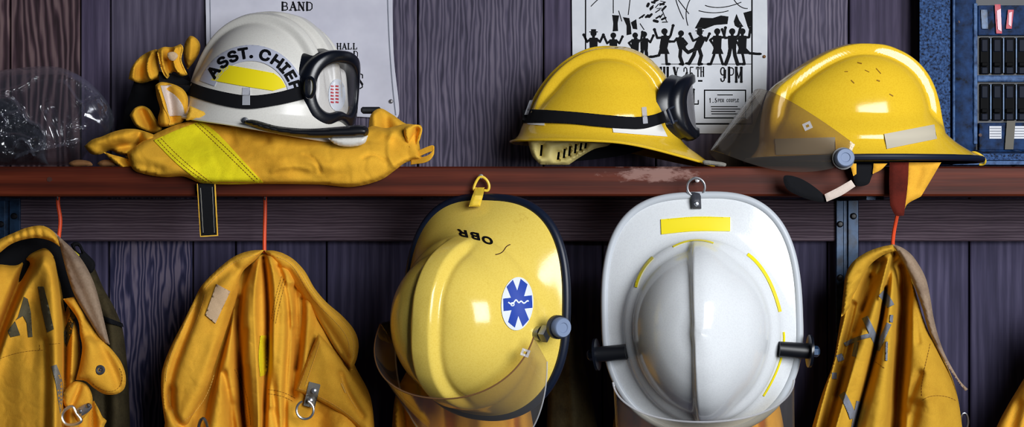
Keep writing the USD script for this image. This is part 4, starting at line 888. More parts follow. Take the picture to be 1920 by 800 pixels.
part(sp_, 'stitching', decal(unary_union([dashes(l, 1.0) for l in ([(296, 262), (340, 306), (390, 343)], [(302, 259), (346, 302), (398, 343)], [(366, 232), (410, 274), (478, 340)], [(371, 229), (417, 270), (487, 340)])]), [st_, mj], off=.0006, thick=.0006, res=4, bstep=2), 'stitch_dark', kind='stuff')
# soft bulk under the helmet, down on the shelf
def blob(cx, cy, Y, rx, rz, ry, seed, amp=.012, sub=4, sc=14):
    m = trimesh.creation.icosphere(sub); v = m.vertices; n = meshkit.fbm(v * sc * .18 + seed * 5.1, 3, seed) - .5
    r = 1 + n[:, None] * amp * 20; v = v * r; s = np.sign(v) * np.abs(v) ** .85; c = at(cx, cy, Y)
    v = s * [rx, ry, rz] + c; v[:, 2] = np.maximum(v[:, 2], ZT + .0008)
    return trimesh.Trimesh(v, m.faces, process=False)
part(jk, 'back', blob(500, 292, -.125, .235, .028, .085, 4), 'canvas_shelf', smooth=True)
part(jk, 'right_fold', panel(outline([(690, 262, 1), (696, 214), (712, 203), (735, 214), (762, 232), (790, 236), (782, 262), (740, 290)]), -.15, bulge=0.0210, edge_w=15, folds=[([(700, 215), (706, 260)], 10, .012), ([(722, 214), (730, 262)], 10, -.012)], g=3.2, thick=.005, noise_h=.004, noise_s=26, seed=17), 'canvas_shelf', smooth=True)
part(jk, 'cuff', panel(outline([(758, 240), (776, 233), (791, 238), (789, 256), (782, 272), (770, 282), (762, 266)]), -.275, bulge=0.0098, edge_w=6, folds=[([(782, 244), (774, 268)], 5, -.018)], g=2.8, thick=.003), 'canvas_shelf', smooth=True)
lp = smooth_path([at(770, 292, -.27), at(795, 284, -.28), at(814, 279, -.285), at(808, 292, -.29), at(790, 300, -.285), at(770, 303, -.275)], 30)
def ribbon(path, w, t=.002):
    P = np.asarray(path); up = np.array([0, 0.25, 1.0]); up /= np.linalg.norm(up)
    a, b = P + up * w / 2, P - up * w / 2
    T = np.gradient(P, axis=0); N = np.cross(T, up); N /= np.linalg.norm(N, axis=1, keepdims=True) + 1e-9
    V = np.stack([a, b], 1).reshape(-1, 3); F = grid_faces(len(P), 2)
    return shell(V, F, V + np.repeat(N, 2, 0) * t)
part(jk, 'hanger_loop', ribbon(lp, .010, .002), 'canvas_shelf', smooth=True)
part(jk, 'sleeve', panel(outline([(158, 274, 1), (172, 262), (190, 256), (215, 246), (245, 241), (275, 247), (296, 258), (280, 268), (252, 282), (238, 292, 1), (222, 288), (206, 282), (192, 288), (182, 290), (170, 288)]), -.235, bulge=0.0245, edge_w=11, folds=[([(196, 284), (225, 276), (262, 272)], 7, -.016), ([(262, 250), (256, 272)], 6, -.014), ([(185, 262), (230, 254)], 10, .008)], g=3, thick=.005, noise_h=.004, noise_s=26, seed=17), 'canvas_shelf', smooth=True)
part(jk, 'sleeve_end', panel(outline([(193, 284, 1), (212, 290), (234, 296), (262, 308), (272, 318), (248, 322, 1), (232, 316), (212, 303)]), -.262, bulge=0.0112, edge_w=7, folds=[([(232, 300), (246, 318)], 5, -.012)], g=3, thick=.004, noise_h=.004, noise_s=26, seed=17), 'canvas_shelf', smooth=True)
part(jk, 'fold', panel(outline([(243, 216, 1), (252, 203), (266, 198), (280, 204), (292, 222), (304, 242), (290, 250), (272, 244), (254, 236)]), -.19, bulge=0.0154, edge_w=8, folds=[([(266, 208), (280, 240)], 8, -.02)], g=2.8, thick=.004, noise_h=.004, noise_s=26, seed=17), 'canvas_shelf', smooth=True)
part(jk, 'collar', panel(outline([(241, 148, 1), (245, 130), (258, 111), (276, 98), (292, 92, 1), (304, 98), (298, 112), (300, 130), (310, 150, 1), (290, 150), (264, 156)]), -.135, bulge=.016, edge_w=9, folds=[([(272, 104), (262, 130), (264, 152)], 7, -.014), ([(284, 98), (276, 126), (284, 150)], 5, .010, 'v'), ([(252, 124), (250, 148)], 4, .006, 'v')], g=2.6, thick=.004, noise_h=.004, noise_s=24, seed=18), 'canvas_shelf', smooth=True)
mc_ = panel(outline([(294, 94, 1), (306, 88), (324, 88), (339, 82, 1), (344, 92), (340, 106), (343, 122), (352, 140, 1), (340, 143), (326, 134), (314, 148, 1), (303, 132), (298, 114)]), -.16, bulge=.012, edge_w=7, folds=[([(318, 90), (312, 112), (318, 138)], 6, -.012), ([(328, 90), (326, 116), (336, 138)], 5, .010, 'v'), ([(304, 94), (306, 118), (314, 142)], 4, .008, 'v')], g=2.6, thick=.004, noise_h=.003, noise_s=22, seed=19)
part(jk, 'collar', mc_, 'canvas_shelf', smooth=True)
def hem(pts, tg, w=2.4):
    part(jk, 'hem', decal(stroke(pts, w, 'round'), [tg], off=.0015, thick=.0012, res=3, bstep=2), 'canvas_seam', label='pale turned hem of the cloth', smooth=True)
hem([(295, 96), (299, 114), (304, 132), (313, 146)], mc_); hem([(341, 86), (342, 96), (339, 108), (342, 122), (350, 138)], mc_)
part(jk, 'collar_tip', panel(outline([(343, 96, 1), (348, 78), (357, 67), (367, 71), (375, 82), (373, 100), (362, 118), (352, 130, 1), (346, 116)]), -.115, bulge=0.0140, edge_w=6, folds=[([(358, 74), (356, 110)], 5, .008)], g=2.8, thick=.004, noise_h=.004, noise_s=26, seed=17), 'canvas_shelf', smooth=True)
mw = panel(outline([(291, 160, 1), (300, 154), (326, 158), (344, 168), (352, 182), (352, 200), (346, 224), (338, 232, 1), (318, 237), (300, 236), (296, 222), (300, 205), (294, 182)]), -.215, bulge=0.0140, edge_w=9, folds=[([(312, 160), (318, 186), (322, 224)], 7, -.010), ([(296, 164), (306, 190), (312, 230)], 6, .008)], g=2.8, thick=.004)
part(jk, 'cuff', mw, 'canvas_shelf', smooth=True)
hem([(293, 162), (302, 180), (308, 200), (317, 218), (318, 234)], mw); part(jk, 'cuff_liner', decal(outline([(301, 160, 1), (322, 160), (312, 166), (328, 178), (342, 196), (347, 217, 1), (330, 217), (317, 218, 1), (312, 196), (305, 174)]), [mw], off=.001, thick=.001, res=4), 'liner_white', label='white lining turned out of the cuff', smooth=True)
part(jk, 'collar_patch', panel(outline([(314, 100), (326, 97), (334, 104), (326, 114), (318, 112)]), -.182, bulge=0.0021, edge_w=5, g=3, thick=.002), 'patch_beige', smooth=True)
part(jk, 'collar_flap', panel(outline([(348, 226, 1), (356, 198, 1), (390, 212), (428, 220), (434, 222), (430, 229, 1), (404, 229), (370, 224)]), -.255, bulge=0.0056, edge_w=5, g=3, thick=.004), 'canvas_seam', smooth=True)
tb = panel(Polygon([(369, 344), (404, 344), (409, 441), (375, 444)]), -.283, bulge=.002, edge_w=6, g=5, thick=.002)
tabp = part(jk, 'fastening_tab', tb, 'webbing_black', label='black hanging tab with yellow edges')
part(tabp, 'edge_binding', decal(unary_union([stroke([(370, 344), (376, 444)], 1.8), stroke([(403, 344), (408, 442)], 2.6), stroke([(375, 443), (409, 441)], 2)]), [tb], off=.0006, thick=.0008, res=4, bstep=3), 'canvas_seam')
part(tabp, 'seam', decal(unary_union([stroke([(376, 352), (381, 436)], 1.6), stroke([(398, 350), (402, 436)], 1.2)]), [tb], off=.0005, thick=.0004, res=4, bstep=3), 'tape_grey')

# ------------------------------------------------------------------ hanging coats
def stitches(parent, lines, tg, m='stitch_tan', w=.9):
    part(parent, 'stitching', decal(unary_union([dashes(l, w) for l in lines]), tg, off=.0007, thick=.0005, res=4, bstep=2), m, kind='stuff', smooth=False)
# coat in the middle left
c2 = thing('firefighter_coat', 'bright yellow firefighter coat with beige collar patch, hanging on an orange cord', 'coat', at(500, 800, -.14))
y2 = lambda px, py: -.105 - .00016 * np.maximum(py - 470, 0)
b2 = outline([(497, 470, 1), (530, 474), (560, 500), (600, 570), (640, 630), (668, 690), (694, 742), (704, 830), (712, 930, 1), (300, 930, 1), (308, 800), (330, 700), (380, 600), (430, 510)])
f2 = [([(487, 482), (478, 560), (481, 660), (486, 800)], 4, .010), ([(470, 496), (455, 590), (458, 680)], 4, .010), ([(505, 484), (514, 540), (512, 640), (508, 760)], 5, .012), ([(522, 500), (540, 580), (538, 680), (534, 800)], 4, -.012), ([(566, 560), (566, 620), (556, 690)], 4, -.014), ([(548, 530), (550, 610)], 4, .010), ([(434, 580), (416, 660), (390, 760), (384, 900)], 4, -.014), ([(458, 620), (452, 720), (460, 820)], 4, -.012), ([(494, 484), (502, 596), (499, 700), (492, 920)], 4, -.026, 's'), ([(446, 560), (450, 700), (464, 830), (470, 920)], 5, -.018), ([(478, 490), (468, 620), (474, 700), (482, 920)], 11, .024), ([(462, 500), (448, 600), (450, 700), (462, 920)], 8, -.026), ([(448, 540), (430, 640), (400, 820), (396, 920)], 14, .018), ([(430, 580), (408, 660), (372, 800)], 9, -.02),
      ([(512, 486), (530, 560), (524, 720), (520, 920)], 17, .020), ([(550, 540), (556, 640), (548, 740)], 7, -.022), ([(538, 510), (545, 580)], 8, .008), ([(580, 570), (572, 650), (560, 730)], 9, .012), ([(600, 780), (590, 920)], 16, -.014), ([(440, 760), (430, 920)], 10, -.016), ([(640, 800), (648, 920)], 18, .012), ([(500, 640), (512, 740), (528, 860)], 6, -.012), ([(420, 700), (436, 800), (444, 920)], 6, -.014)]
m2 = panel(b2, y2, bulge=.05, edge_w=70, folds=f2, g=2.4, thick=.005, noise_h=.004, noise_s=45, seed=5)
part(c2, 'body', m2, 'canvas_yellow', smooth=True)
lf = outline([(496, 468, 1), (468, 470), (440, 480), (404, 508), (376, 538), (362, 566), (342, 606), (318, 654), (304, 694), (302, 730), (306, 770), (312, 812), (318, 930, 1), (356, 930, 1), (352, 800), (366, 770), (386, 730), (410, 660), (430, 600), (446, 548), (448, 526), (456, 508), (480, 486)])
mlf = panel(lf, lambda px, py: -.165 - .00010 * np.maximum(py - 470, 0), bulge=.026, edge_w=28, folds=[([(372, 548), (352, 620), (326, 690), (318, 760)], 6, -.014), ([(404, 640), (384, 700), (346, 780)], 12, .008), ([(446, 540), (424, 610), (398, 690)], 5, -.006), ([(360, 640), (352, 700)], 20, .006), ([(322, 730), (332, 790), (350, 800)], 5, -.012), ([(440, 500), (400, 530), (376, 552)], 8, -.008)], g=2.9, thick=.005, noise_h=.003, noise_s=40, seed=8)
part(c2, 'collar', mlf, 'canvas_yellow', smooth=True)
rc = outline([(494, 469, 1), (516, 470), (545, 482), (570, 506), (590, 540), (612, 566), (642, 592), (664, 618), (672, 640), (670, 668), (660, 694, 1), (648, 680), (626, 650), (604, 612), (580, 572), (552, 534), (526, 502)])
mrc = panel(rc, lambda px, py: -.15 - .00018 * np.maximum(py - 470, 0), bulge=.02, edge_w=16, folds=[([(540, 510), (596, 586), (650, 670)], 7, -.01)], g=4, thick=.005)
part(c2, 'collar', mrc, 'canvas_yellow', smooth=True)
sf = outline([(597, 624, 1), (580, 664), (553, 732, 1), (592, 748), (640, 776), (678, 806, 1), (690, 930, 1), (716, 930, 1), (700, 812), (696, 764), (676, 726), (650, 690), (620, 650)])
msf = panel(sf, lambda px, py: -.2 - .00004 * np.maximum(py - 620, 0), bulge=.016, edge_w=22, folds=[([(640, 700), (650, 730), (680, 780)], 5, -.006), ([(610, 660), (620, 720)], 16, .006)], g=2.9, thick=.005)
sfp = part(c2, 'storm_flap', msf, 'canvas_yellow', smooth=True)
part(c2, 'collar_patch', decal(outline([(406, 532, 1), (432, 546, 1), (404, 606, 1), (385, 590, 1)], 6), [mlf], off=.0026, thick=.0012), 'patch_beige', label='worn beige patch on the collar', smooth=True)
part(c2, 'reflective_tab', decal(outline([(488, 629, 1), (501, 628, 1), (499, 700), (488, 706, 1), (485, 670)]), [m2], off=.002, thick=.001), 'tape_lime', label='narrow lime yellow tab on the body', smooth=True)
pl = decal(affinity.rotate(sbox(576, 720, 592, 760).buffer(4).intersection(sbox(574, 717, 596, 763)), 14), [msf], off=.001, thick=.0015)
plp = part(c2, 'snap_plate', pl, 'tape_grey', label='grey plate with two rivets')
for x, y in ((589, 732), (582, 750)): part(plp, 'rivet', lathe([(0, -.001), (.0052, -.001), (.0048, .002), (.003, .0032), (0, .0036)], at(x, y, cast(np.array([[x, y]], float), [msf])[0] - .0025), (0.1, -1, .1), 18), 'steel_bright')
a_ = np.radians(np.linspace(20, 340, 40)); part(c2, 'ring', tube(at(572 + 16 * np.sin(a_), 768 - 17 * np.cos(a_), -.235), .0022, 8), 'steel_bright', label='steel ring under the flap')
part(c2, 'hook', tube(smooth_path([at(372, 806, -.225), at(376, 788, -.228), at(381, 784, -.23), at(387, 792, -.228), at(388, 806, -.225)], 20), .0028, 8), 'steel', label='steel hook at the lower edge')
stitches(c2, [[(378, 546), (356, 590), (322, 660), (312, 720)], [(484, 478), (446, 488), (410, 514), (384, 542)], [(330, 796), (372, 764), (402, 700)], [(384, 552), (368, 600), (340, 660)], [(314, 740), (334, 786), (352, 800)]], [mlf])
stitches(c2, [[(520, 476), (560, 502), (588, 548), (640, 600), (662, 634), (660, 676)], [(520, 482), (556, 508), (584, 556), (634, 608), (654, 642), (652, 670)]], [mrc])
stitches(c2, [[(592, 640), (560, 728)], [(600, 640), (572, 724)], [(560, 728), (600, 744), (644, 770), (676, 798)], [(640, 708), (652, 738), (672, 770)]], [msf])
stitches(c2, [[(528, 518), (516, 560), (508, 600)], [(532, 522), (520, 564), (512, 604)], [(536, 526), (525, 568), (516, 610)], [(444, 690), (462, 740), (470, 800)], [(440, 692), (457, 742), (465, 802)], [(502, 730), (530, 735), (556, 748)], [(502, 738), (530, 743), (552, 754)]], [m2], 'stitch_dark', .8)
part(c2, 'button_hole', decal(stroke([(640, 718), (648, 736)], 2.4), [msf], thick=.0006, res=3), 'stitch_tan')

# coat at the left edge
c1 = thing('firefighter_coat', 'yellow firefighter coat with dark grey letters and tan lined collar, at the left edge', 'coat', at(80, 800, -.14))
y1 = lambda px, py: -.115 - .00018 * np.maximum(py - 430, 0)
b1 = outline([(-80, 520, 1), (-10, 496), (34, 496), (60, 474), (84, 465), (99, 478), (110, 520), (128, 574), (146, 620), (150, 680), (140, 720), (150, 800), (160, 930, 1), (-160, 930, 1), (-130, 640)])
f1 = [([(118, 925), (119, 720), (118, 620), (104, 500)], 4, .04, 'step'), ([(90, 470), (60, 520), (20, 600), (-20, 700)], 10, .02), ([(52, 496), (30, 545), (2, 620), (-30, 720)], 8, -.05, 's'), ([(92, 478), (92, 560), (96, 660), (104, 920)], 20, .030), ([(116, 500), (122, 600), (121, 700), (118, 920)], 6, -.045), ([(84, 640), (86, 740), (80, 920)], 6, -.010), ([(40, 620), (46, 740), (40, 920)], 22, .016), ([(8, 470), (-20, 560)], 14, .012), ([(138, 620), (132, 700)], 7, .014), ([(70, 700), (66, 920)], 12, .006), ([(20, 462), (70, 458), (104, 468)], 13, -.04)]
m1 = panel(b1, y1, bulge=.05, edge_w=60, folds=f1, g=2.9, thick=.005, noise_h=.003, noise_s=45, seed=11)
part(c1, 'body', m1, 'canvas_yellow', smooth=True)
part(c1, 'lining', panel(outline([(-80, 520, 1), (-20, 480), (30, 448), (84, 440), (110, 456), (130, 520), (170, 600), (160, 680), (60, 640), (-80, 640, 1)]), -.103, bulge=.01, edge_w=20, g=8, thick=.004), 'webbing_black', label='black sheet standing in for the shade below the coat collar', smooth=True)  # shade of the hollow under the collar, painted as a black sheet
ct = outline([(-70, 500, 1), (-40, 472), (0, 448), (26, 436), (52, 426), (80, 423), (98, 432), (108, 446), (112, 462, 1), (96, 452), (70, 446), (40, 450), (20, 458), (4, 470), (-30, 500), (-60, 540, 1)])
part(c1, 'collar', panel(ct, -.185, bulge=.016, edge_w=11, folds=[([(20 + 14 * k, 432 - 2 * k), (24 + 14 * k, 452 - k)], 2.5, -.003) for k in range(5)], g=3.6, thick=.004), 'canvas_yellow', smooth=True)
cl = outline([(80, 422, 1), (100, 433), (114, 446), (136, 466), (156, 490), (174, 524), (186, 562), (196, 604), (206, 646, 1), (194, 640), (166, 598), (139, 552), (126, 514), (116, 476), (108, 450)])
mcl = panel(cl, lambda px, py: -.175 - .00016 * np.maximum(py - 430, 0), bulge=.016, edge_w=20, folds=[([(120, 470), (150, 540), (196, 636)], 6, -.004)], g=4, thick=.005)
part(c1, 'collar_lining', mcl, 'corduroy_tan', label='tan lining of the turned-up collar', smooth=True)
lap = outline([(118, 560, 1), (140, 556, 1), (166, 600), (194, 638), (214, 660), (228, 680), (236, 706), (233, 728), (220, 738), (198, 739), (176, 727), (160, 714), (142, 712, 1), (148, 690), (154, 650), (150, 628, 1), (146, 600)])
mlap = panel(lap, lambda px, py: -.205 + .0003 * np.maximum(640 - py, 0), bulge=.02, edge_w=18, folds=[([(160, 600), (196, 660), (216, 700), (222, 724)], 8, -.010), ([(170, 650), (168, 700)], 14, .008), ([(150, 632), (166, 628), (180, 634)], 5, -.006)], g=3.8, thick=.005)
part(c1, 'lapel', mlap, 'canvas_yellow', smooth=True)
yy = cast(np.array([[188, 693.]]), [mlap])[0]
part(c1, 'snap', cat(lathe([(.0035, .001), (.0078, -.001), (.0082, .0016), (.006, .0032), (.0035, .0026)], at(188, 693, yy - .001), (.1, -1, .05), 24), lathe([(0, 0), (.0028, 0), (.0022, .002), (0, .0026)], at(188, 693, yy - .001), (.1, -1, .05), 14)), 'steel_dark', label='dark metal snap')
stp = outline([(118, 738, 1), (128, 724), (142, 714), (162, 720), (172, 738), (173, 758), (160, 780), (146, 790), (132, 772), (120, 758)])
ms = panel(stp, -.2, bulge=.012, edge_w=12, folds=[([(150, 722), (142, 744), (134, 760)], 4, -.008)], g=3.8, thick=.004)
part(c1, 'strap', ms, 'canvas_yellow', smooth=True)
part(c1, 'inner_flap', panel(outline([(150, 776, 1), (176, 750, 1), (186, 768), (193, 782), (200, 788), (195, 800), (200, 930, 1), (130, 930, 1), (140, 800)]), -.17, bulge=.014, edge_w=12, folds=[([(172, 760), (174, 800), (172, 920)], 6, -.02)], g=4, thick=.004), 'canvas_yellow', smooth=True)
YK = -.235
Dk = smooth_path([at(136, 762, YK), at(122, 768, YK), at(116, 780, YK), at(122, 793, YK), at(136, 796, YK), at(152, 788, YK), (at(152, 788, YK) + at(136, 762, YK)) / 2], 44, True)
ck = part(c1, 'clasp', tube(Dk, .0028, 8, closed=True), 'steel_bright', label='bright steel D-ring clasp')
part(ck, 'clasp_plate', panel(outline([(142, 768, 1), (158, 757), (168, 755), (173, 762), (168, 770), (150, 782, 1)]), YK - .002, bulge=.003, edge_w=5, g=3, thick=.003), 'steel_bright')
for x, y in ((165, 760), (149, 771)): part(ck, 'rivet', lathe([(0, 0), (.0042, 0), (.0034, .002), (0, .003)], at(x, y, YK - .0045), (0, -1, 0), 14), 'steel')
G = 'letter_grey'
lets = [Polygon([(20, 632), (14, 620), (34, 594), (45, 556), (52, 560), (58, 585), (61, 631), (53, 632), (50, 605), (43, 592), (28, 601), (38, 628)]), Polygon([(71, 537), (82, 537), (92, 575), (101, 617), (88, 623), (78, 580)]), Polygon([(121, 640), (120, 622), (138, 572), (144, 580), (134, 624), (125, 650)])]
part(c1, 'lettering', decal(unary_union([p.buffer(0) for p in lets]), [m1], off=.0014, thick=.0005, res=5, bstep=3), G, label='dark grey block letter strokes', smooth=True)
part(c1, 'reflective_tab', decal(outline([(96, 686, 1), (106, 683, 1), (114, 704), (118, 722), (116, 760), (113, 776, 1), (109, 750), (104, 716)]), [m1], off=.0014, thick=.0008, res=4), 'tape_grey', label='grey strip sewn to the front edge', smooth=True)
stitches(c1, [[(0, 672), (40, 660), (84, 656)], [(92, 645), (118, 643)], [(74, 646), (75, 656)]], [m1], 'stitch_dark', .8)
stitches(c1, [[(224, 690), (229, 712), (218, 730), (196, 732), (170, 716)]], [mlap], 'stitch_dark')

# dark wool coat behind it
w1 = thing('wool_coat', 'dark olive wool coat hanging behind the left yellow coat', 'coat', at(200, 800, -.06))
mw1 = panel(outline([(130, 470, 1), (158, 478), (176, 500), (194, 540), (212, 572), (228, 610), (236, 660), (242, 740), (246, 930, 1), (60, 930, 1), (70, 600), (100, 500)]), -.052, bulge=.030, edge_w=40, folds=[([(200, 560), (214, 700), (212, 920)], 12, .012), ([(190, 600), (196, 760), (190, 920)], 8, -.012)], g=5, thick=.005, noise_h=.003, noise_s=25, seed=2)
part(w1, 'body', mw1, 'wool_olive', smooth=True)
part(w1, 'shoulder_strap', decal(outline([(184, 588, 1), (205, 596), (230, 606, 1), (232, 613, 1), (205, 606), (186, 600, 1)]), [mw1], off=.002, thick=.004), 'webbing_black', label='black strap across the shoulder', smooth=True)
part(w1, 'hanging_strap', panel(outline([(132, 458, 1), (140, 453), (150, 456), (158, 470), (168, 480), (178, 492), (178, 502), (170, 512), (158, 500), (148, 490), (140, 474)]).difference(outline([(141, 462), (146, 461), (152, 474), (146, 472)], 2)), -.1, bulge=.006, edge_w=7, g=3, thick=.004), 'webbing_black', label='black webbing loop with a small opening')
part(w1, 'loop_tab', panel(outline([(140, 470, 1), (149, 478, 1), (146, 484), (140, 479)]), -.112, bulge=.001, edge_w=3, g=2.5, thick=.002), 'tape_lime', label='tiny yellow tab beside the loop')

# coat at the right
c3 = thing('firefighter_coat', 'dull yellow firefighter coat with blue-grey letters, right of the white hanging helmet', 'coat', at(1670, 800, -.14))
y3 = lambda px, py: -.115 - .00014 * np.maximum(py - 460, 0)
b3 = outline([(1676, 462, 1), (1696, 480), (1712, 530), (1736, 610), (1762, 660), (1784, 704), (1796, 746), (1804, 800), (1816, 930, 1), (1490, 930, 1), (1520, 810), (1542, 736), (1562, 680), (1574, 610), (1584, 560), (1604, 520), (1640, 480)])
f3 = [([(1670, 480), (1656, 530), (1650, 560)], 3, .010), ([(1656, 490), (1640, 530), (1618, 580)], 4, -.014), ([(1700, 500), (1712, 560), (1722, 640)], 5, -.006), ([(1614, 620), (1594, 700), (1566, 800)], 4, .012), ([(1648, 650), (1634, 720), (1612, 800)], 4, -.012), ([(1688, 500), (1694, 550), (1690, 640), (1682, 760), (1676, 920)], 11, -.07, 's'), ([(1660, 540), (1648, 620), (1624, 720), (1600, 810), (1580, 920)], 3.5, -.022, 's'), ([(1600, 570), (1580, 650), (1556, 740), (1536, 820)], 5, -.028, 's'), ([(1676, 476), (1662, 540), (1648, 620), (1624, 720), (1600, 810), (1580, 920)], 5, -.026), ([(1690, 476), (1716, 560), (1736, 660), (1746, 780), (1750, 920)], 26, .018), ([(1664, 486), (1652, 540), (1634, 600), (1600, 690), (1566, 800), (1540, 920)], 10, .012), ([(1640, 490), (1612, 560), (1592, 640), (1566, 740), (1540, 830)], 8, -.03), ([(1634, 520), (1624, 560), (1606, 620)], 6, -.02),
      ([(1622, 510), (1600, 570), (1582, 640), (1556, 730), (1530, 820)], 9, .018), ([(1668, 640), (1656, 720), (1640, 820), (1630, 920)], 15, .016), ([(1604, 640), (1580, 720), (1548, 820)], 7, -.022), ([(1725, 700), (1714, 726), (1700, 770)], 6, -.012), ([(1718, 760), (1706, 820), (1704, 920)], 8, -.012), ([(1752, 640), (1770, 700), (1784, 740)], 10, .006), ([(1712, 746), (1736, 746)], 6, .006), ([(1580, 690), (1568, 740)], 5, -.012)]
m3 = panel(b3, y3, bulge=.05, edge_w=60, folds=f3, g=2.3, thick=.005, noise_h=.003, noise_s=45, seed=21)
part(c3, 'body', m3, 'canvas_ochre', smooth=True)
lc3 = outline([(1674, 458, 1), (1650, 463), (1622, 474), (1598, 492), (1586, 514), (1581, 550), (1577, 594, 1), (1588, 584), (1600, 556), (1616, 522), (1632, 496), (1656, 478), (1678, 470, 1)])
part(c3, 'collar', panel(lc3, -.165, bulge=.02, edge_w=15, folds=[([(1586 + 1.5 * k, 584 - 18 * k), (1604 + 2 * k, 566 - 18 * k)], 3, -.003) for k in range(4)], g=3.8, thick=.005), 'canvas_ochre', smooth=True)
rc3 = outline([(1672, 457, 1), (1690, 463), (1708, 476), (1724, 498), (1736, 522), (1744, 556), (1750, 592), (1760, 632), (1772, 664), (1788, 694), (1802, 716), (1815, 729, 1), (1810, 733, 1), (1790, 706), (1764, 666), (1742, 622), (1730, 580), (1716, 540), (1702, 508), (1686, 478)])
part(c3, 'collar_lining', panel(rc3, lambda px, py: -.165 - .00008 * np.maximum(py - 460, 0), bulge=.013, edge_w=15, g=3.8, thick=.005), 'corduroy_tan', label='tan lining of the collar', smooth=True)
def shp(l, w): return stroke(l, w)
l3 = [shp([(1652, 549), (1662, 560), (1670, 574)], 15), shp([(1621, 594), (1634, 620), (1646, 646)], 12), shp([(1667, 606), (1656, 630), (1644, 656)], 10), shp([(1584, 646), (1610, 634), (1634, 628)], 8), shp([(1606, 640), (1601, 668)], 8), shp([(1570, 672), (1581, 668)], 13), shp([(1560, 704), (1569, 704)], 12), shp([(1578, 737), (1590, 758), (1600, 784)], 13), shp([(1611, 752), (1606, 776), (1600, 806)], 10), shp([(1663, 640), (1662, 676)], 4), shp([(1672, 590), (1671, 604)], 6)]
part(c3, 'lettering', decal(unary_union(l3), [m3], off=.0022, thick=.0006, res=2.2, bstep=2.2), 'letter_blue', label='blue-grey block letter strokes', smooth=True)
stitches(c3, [[(1744, 644), (1738, 672), (1730, 710), (1729, 746)], [(1730, 750), (1748, 742), (1774, 743), (1794, 752)], [(1641, 678), (1662, 692)]], [m3], 'stitch_dark', 1.1)
part(c3, 'ring', tube(at(1808 + 7 * np.cos(np.linspace(0, 2 * np.pi, 24, endpoint=False)), 790 + 16 * np.sin(np.linspace(0, 2 * np.pi, 24, endpoint=False)), -.13), .0022, 8, closed=True), 'steel', label='steel ring at the coat edge')

# coats mostly hidden
c4 = thing('firefighter_coat', 'yellow firefighter coat mostly cut off at the right edge', 'coat', at(1950, 800, -.12))
part(c4, 'body', panel(outline([(1990, 560, 1), (1958, 620), (1934, 684), (1912, 722), (1888, 762), (1866, 806), (1830, 930, 1), (2120, 930, 1), (2100, 700)]), -.14, bulge=.05, edge_w=50, folds=[([(1940, 700), (1916, 780), (1900, 920)], 12, .012), ([(1912, 760), (1900, 800)], 8, -.012)], g=5, thick=.005, noise_h=.004, seed=31), 'canvas_yellow', smooth=True)
c5 = thing('firefighter_coat', 'yellow firefighter coat seen below the hanging yellow helmet', 'coat', at(880, 900, -.12))
part(c5, 'body', panel(outline([(905, 560, 1), (860, 580), (800, 640), (760, 700), (742, 740), (735, 800), (730, 930, 1), (1010, 930, 1), (1000, 800), (980, 700), (950, 600)]), -.1, bulge=.05, edge_w=50, folds=[([(752, 730), (760, 800), (764, 920)], 7, -.03), ([(780, 720), (792, 800), (790, 920)], 12, .02), ([(830, 700), (840, 920)], 12, -.02), ([(900, 700), (905, 920)], 14, .015), ([(960, 760), (968, 920)], 9, -.02)], g=5, thick=.005, seed=32), 'canvas_yellow', smooth=True)
c6 = thing('firefighter_coat', 'yellow firefighter coat seen below the white hanging helmet', 'coat', at(1310, 900, -.12))
part(c6, 'body', panel(outline([(1310, 560, 1), (1270, 580), (1210, 650), (1170, 720), (1152, 780), (1140, 930, 1), (1480, 930, 1), (1466, 780), (1440, 700), (1380, 600)]), -.1, bulge=.05, edge_w=50, folds=[([(1190, 740), (1196, 920)], 9, -.025), ([(1220, 720), (1230, 920)], 14, .02), ([(1275, 740), (1280, 920)], 8, -.02), ([(1360, 740), (1370, 920)], 12, .02), ([(1420, 760), (1430, 920)], 8, -.02)], g=5, thick=.005, seed=33), 'canvas_yellow', smooth=True)
w2 = thing('wool_coat', 'dark brown wool coat hanging between the two hanging helmets', 'coat', at(1080, 900, -.1))
part(w2, 'body', panel(outline([(1060, 560, 1), (1042, 600), (1030, 700), (1020, 930, 1), (1140, 930, 1), (1120, 800), (1100, 700), (1080, 600)]), -.08, bulge=.04, edge_w=40, folds=[([(1070, 640), (1082, 920)], 9, .012)], g=5, thick=.005, noise_h=.003, noise_s=25, seed=34), 'wool_olive', smooth=True)

# ------------------------------------------------------------------ hanging cords
def cord(pts, Y, label):
    P = [at(x, y, Y) for x, y in pts]; c = thing('hanging_cord', label, 'cord', P[0])
    part(c, 'strand', tube(smooth_path(P, 24), .0033, 8), 'cord_orange')
    e = P[0]; part(c, 'hook_screw', tube(smooth_path([e + [0, 0, .010], e + [0, -.004, .002], e + [0, -.001, -.006], e + [0, .005, -.003]], 16), .0016, 8), 'nail_steel')
cord([(109, 369), (110, 390), (113, 410), (112, 430), (110, 452)], -.14, 'orange cord above the left edge coat')
cord([(497, 369), (497, 400), (496, 440), (496, 474)], -.14, 'orange cord above the coat with the beige patch')
cord([(1684, 369), (1683, 400), (1678, 425), (1674, 462)], -.14, 'orange cord above the coat with blue-grey letters')

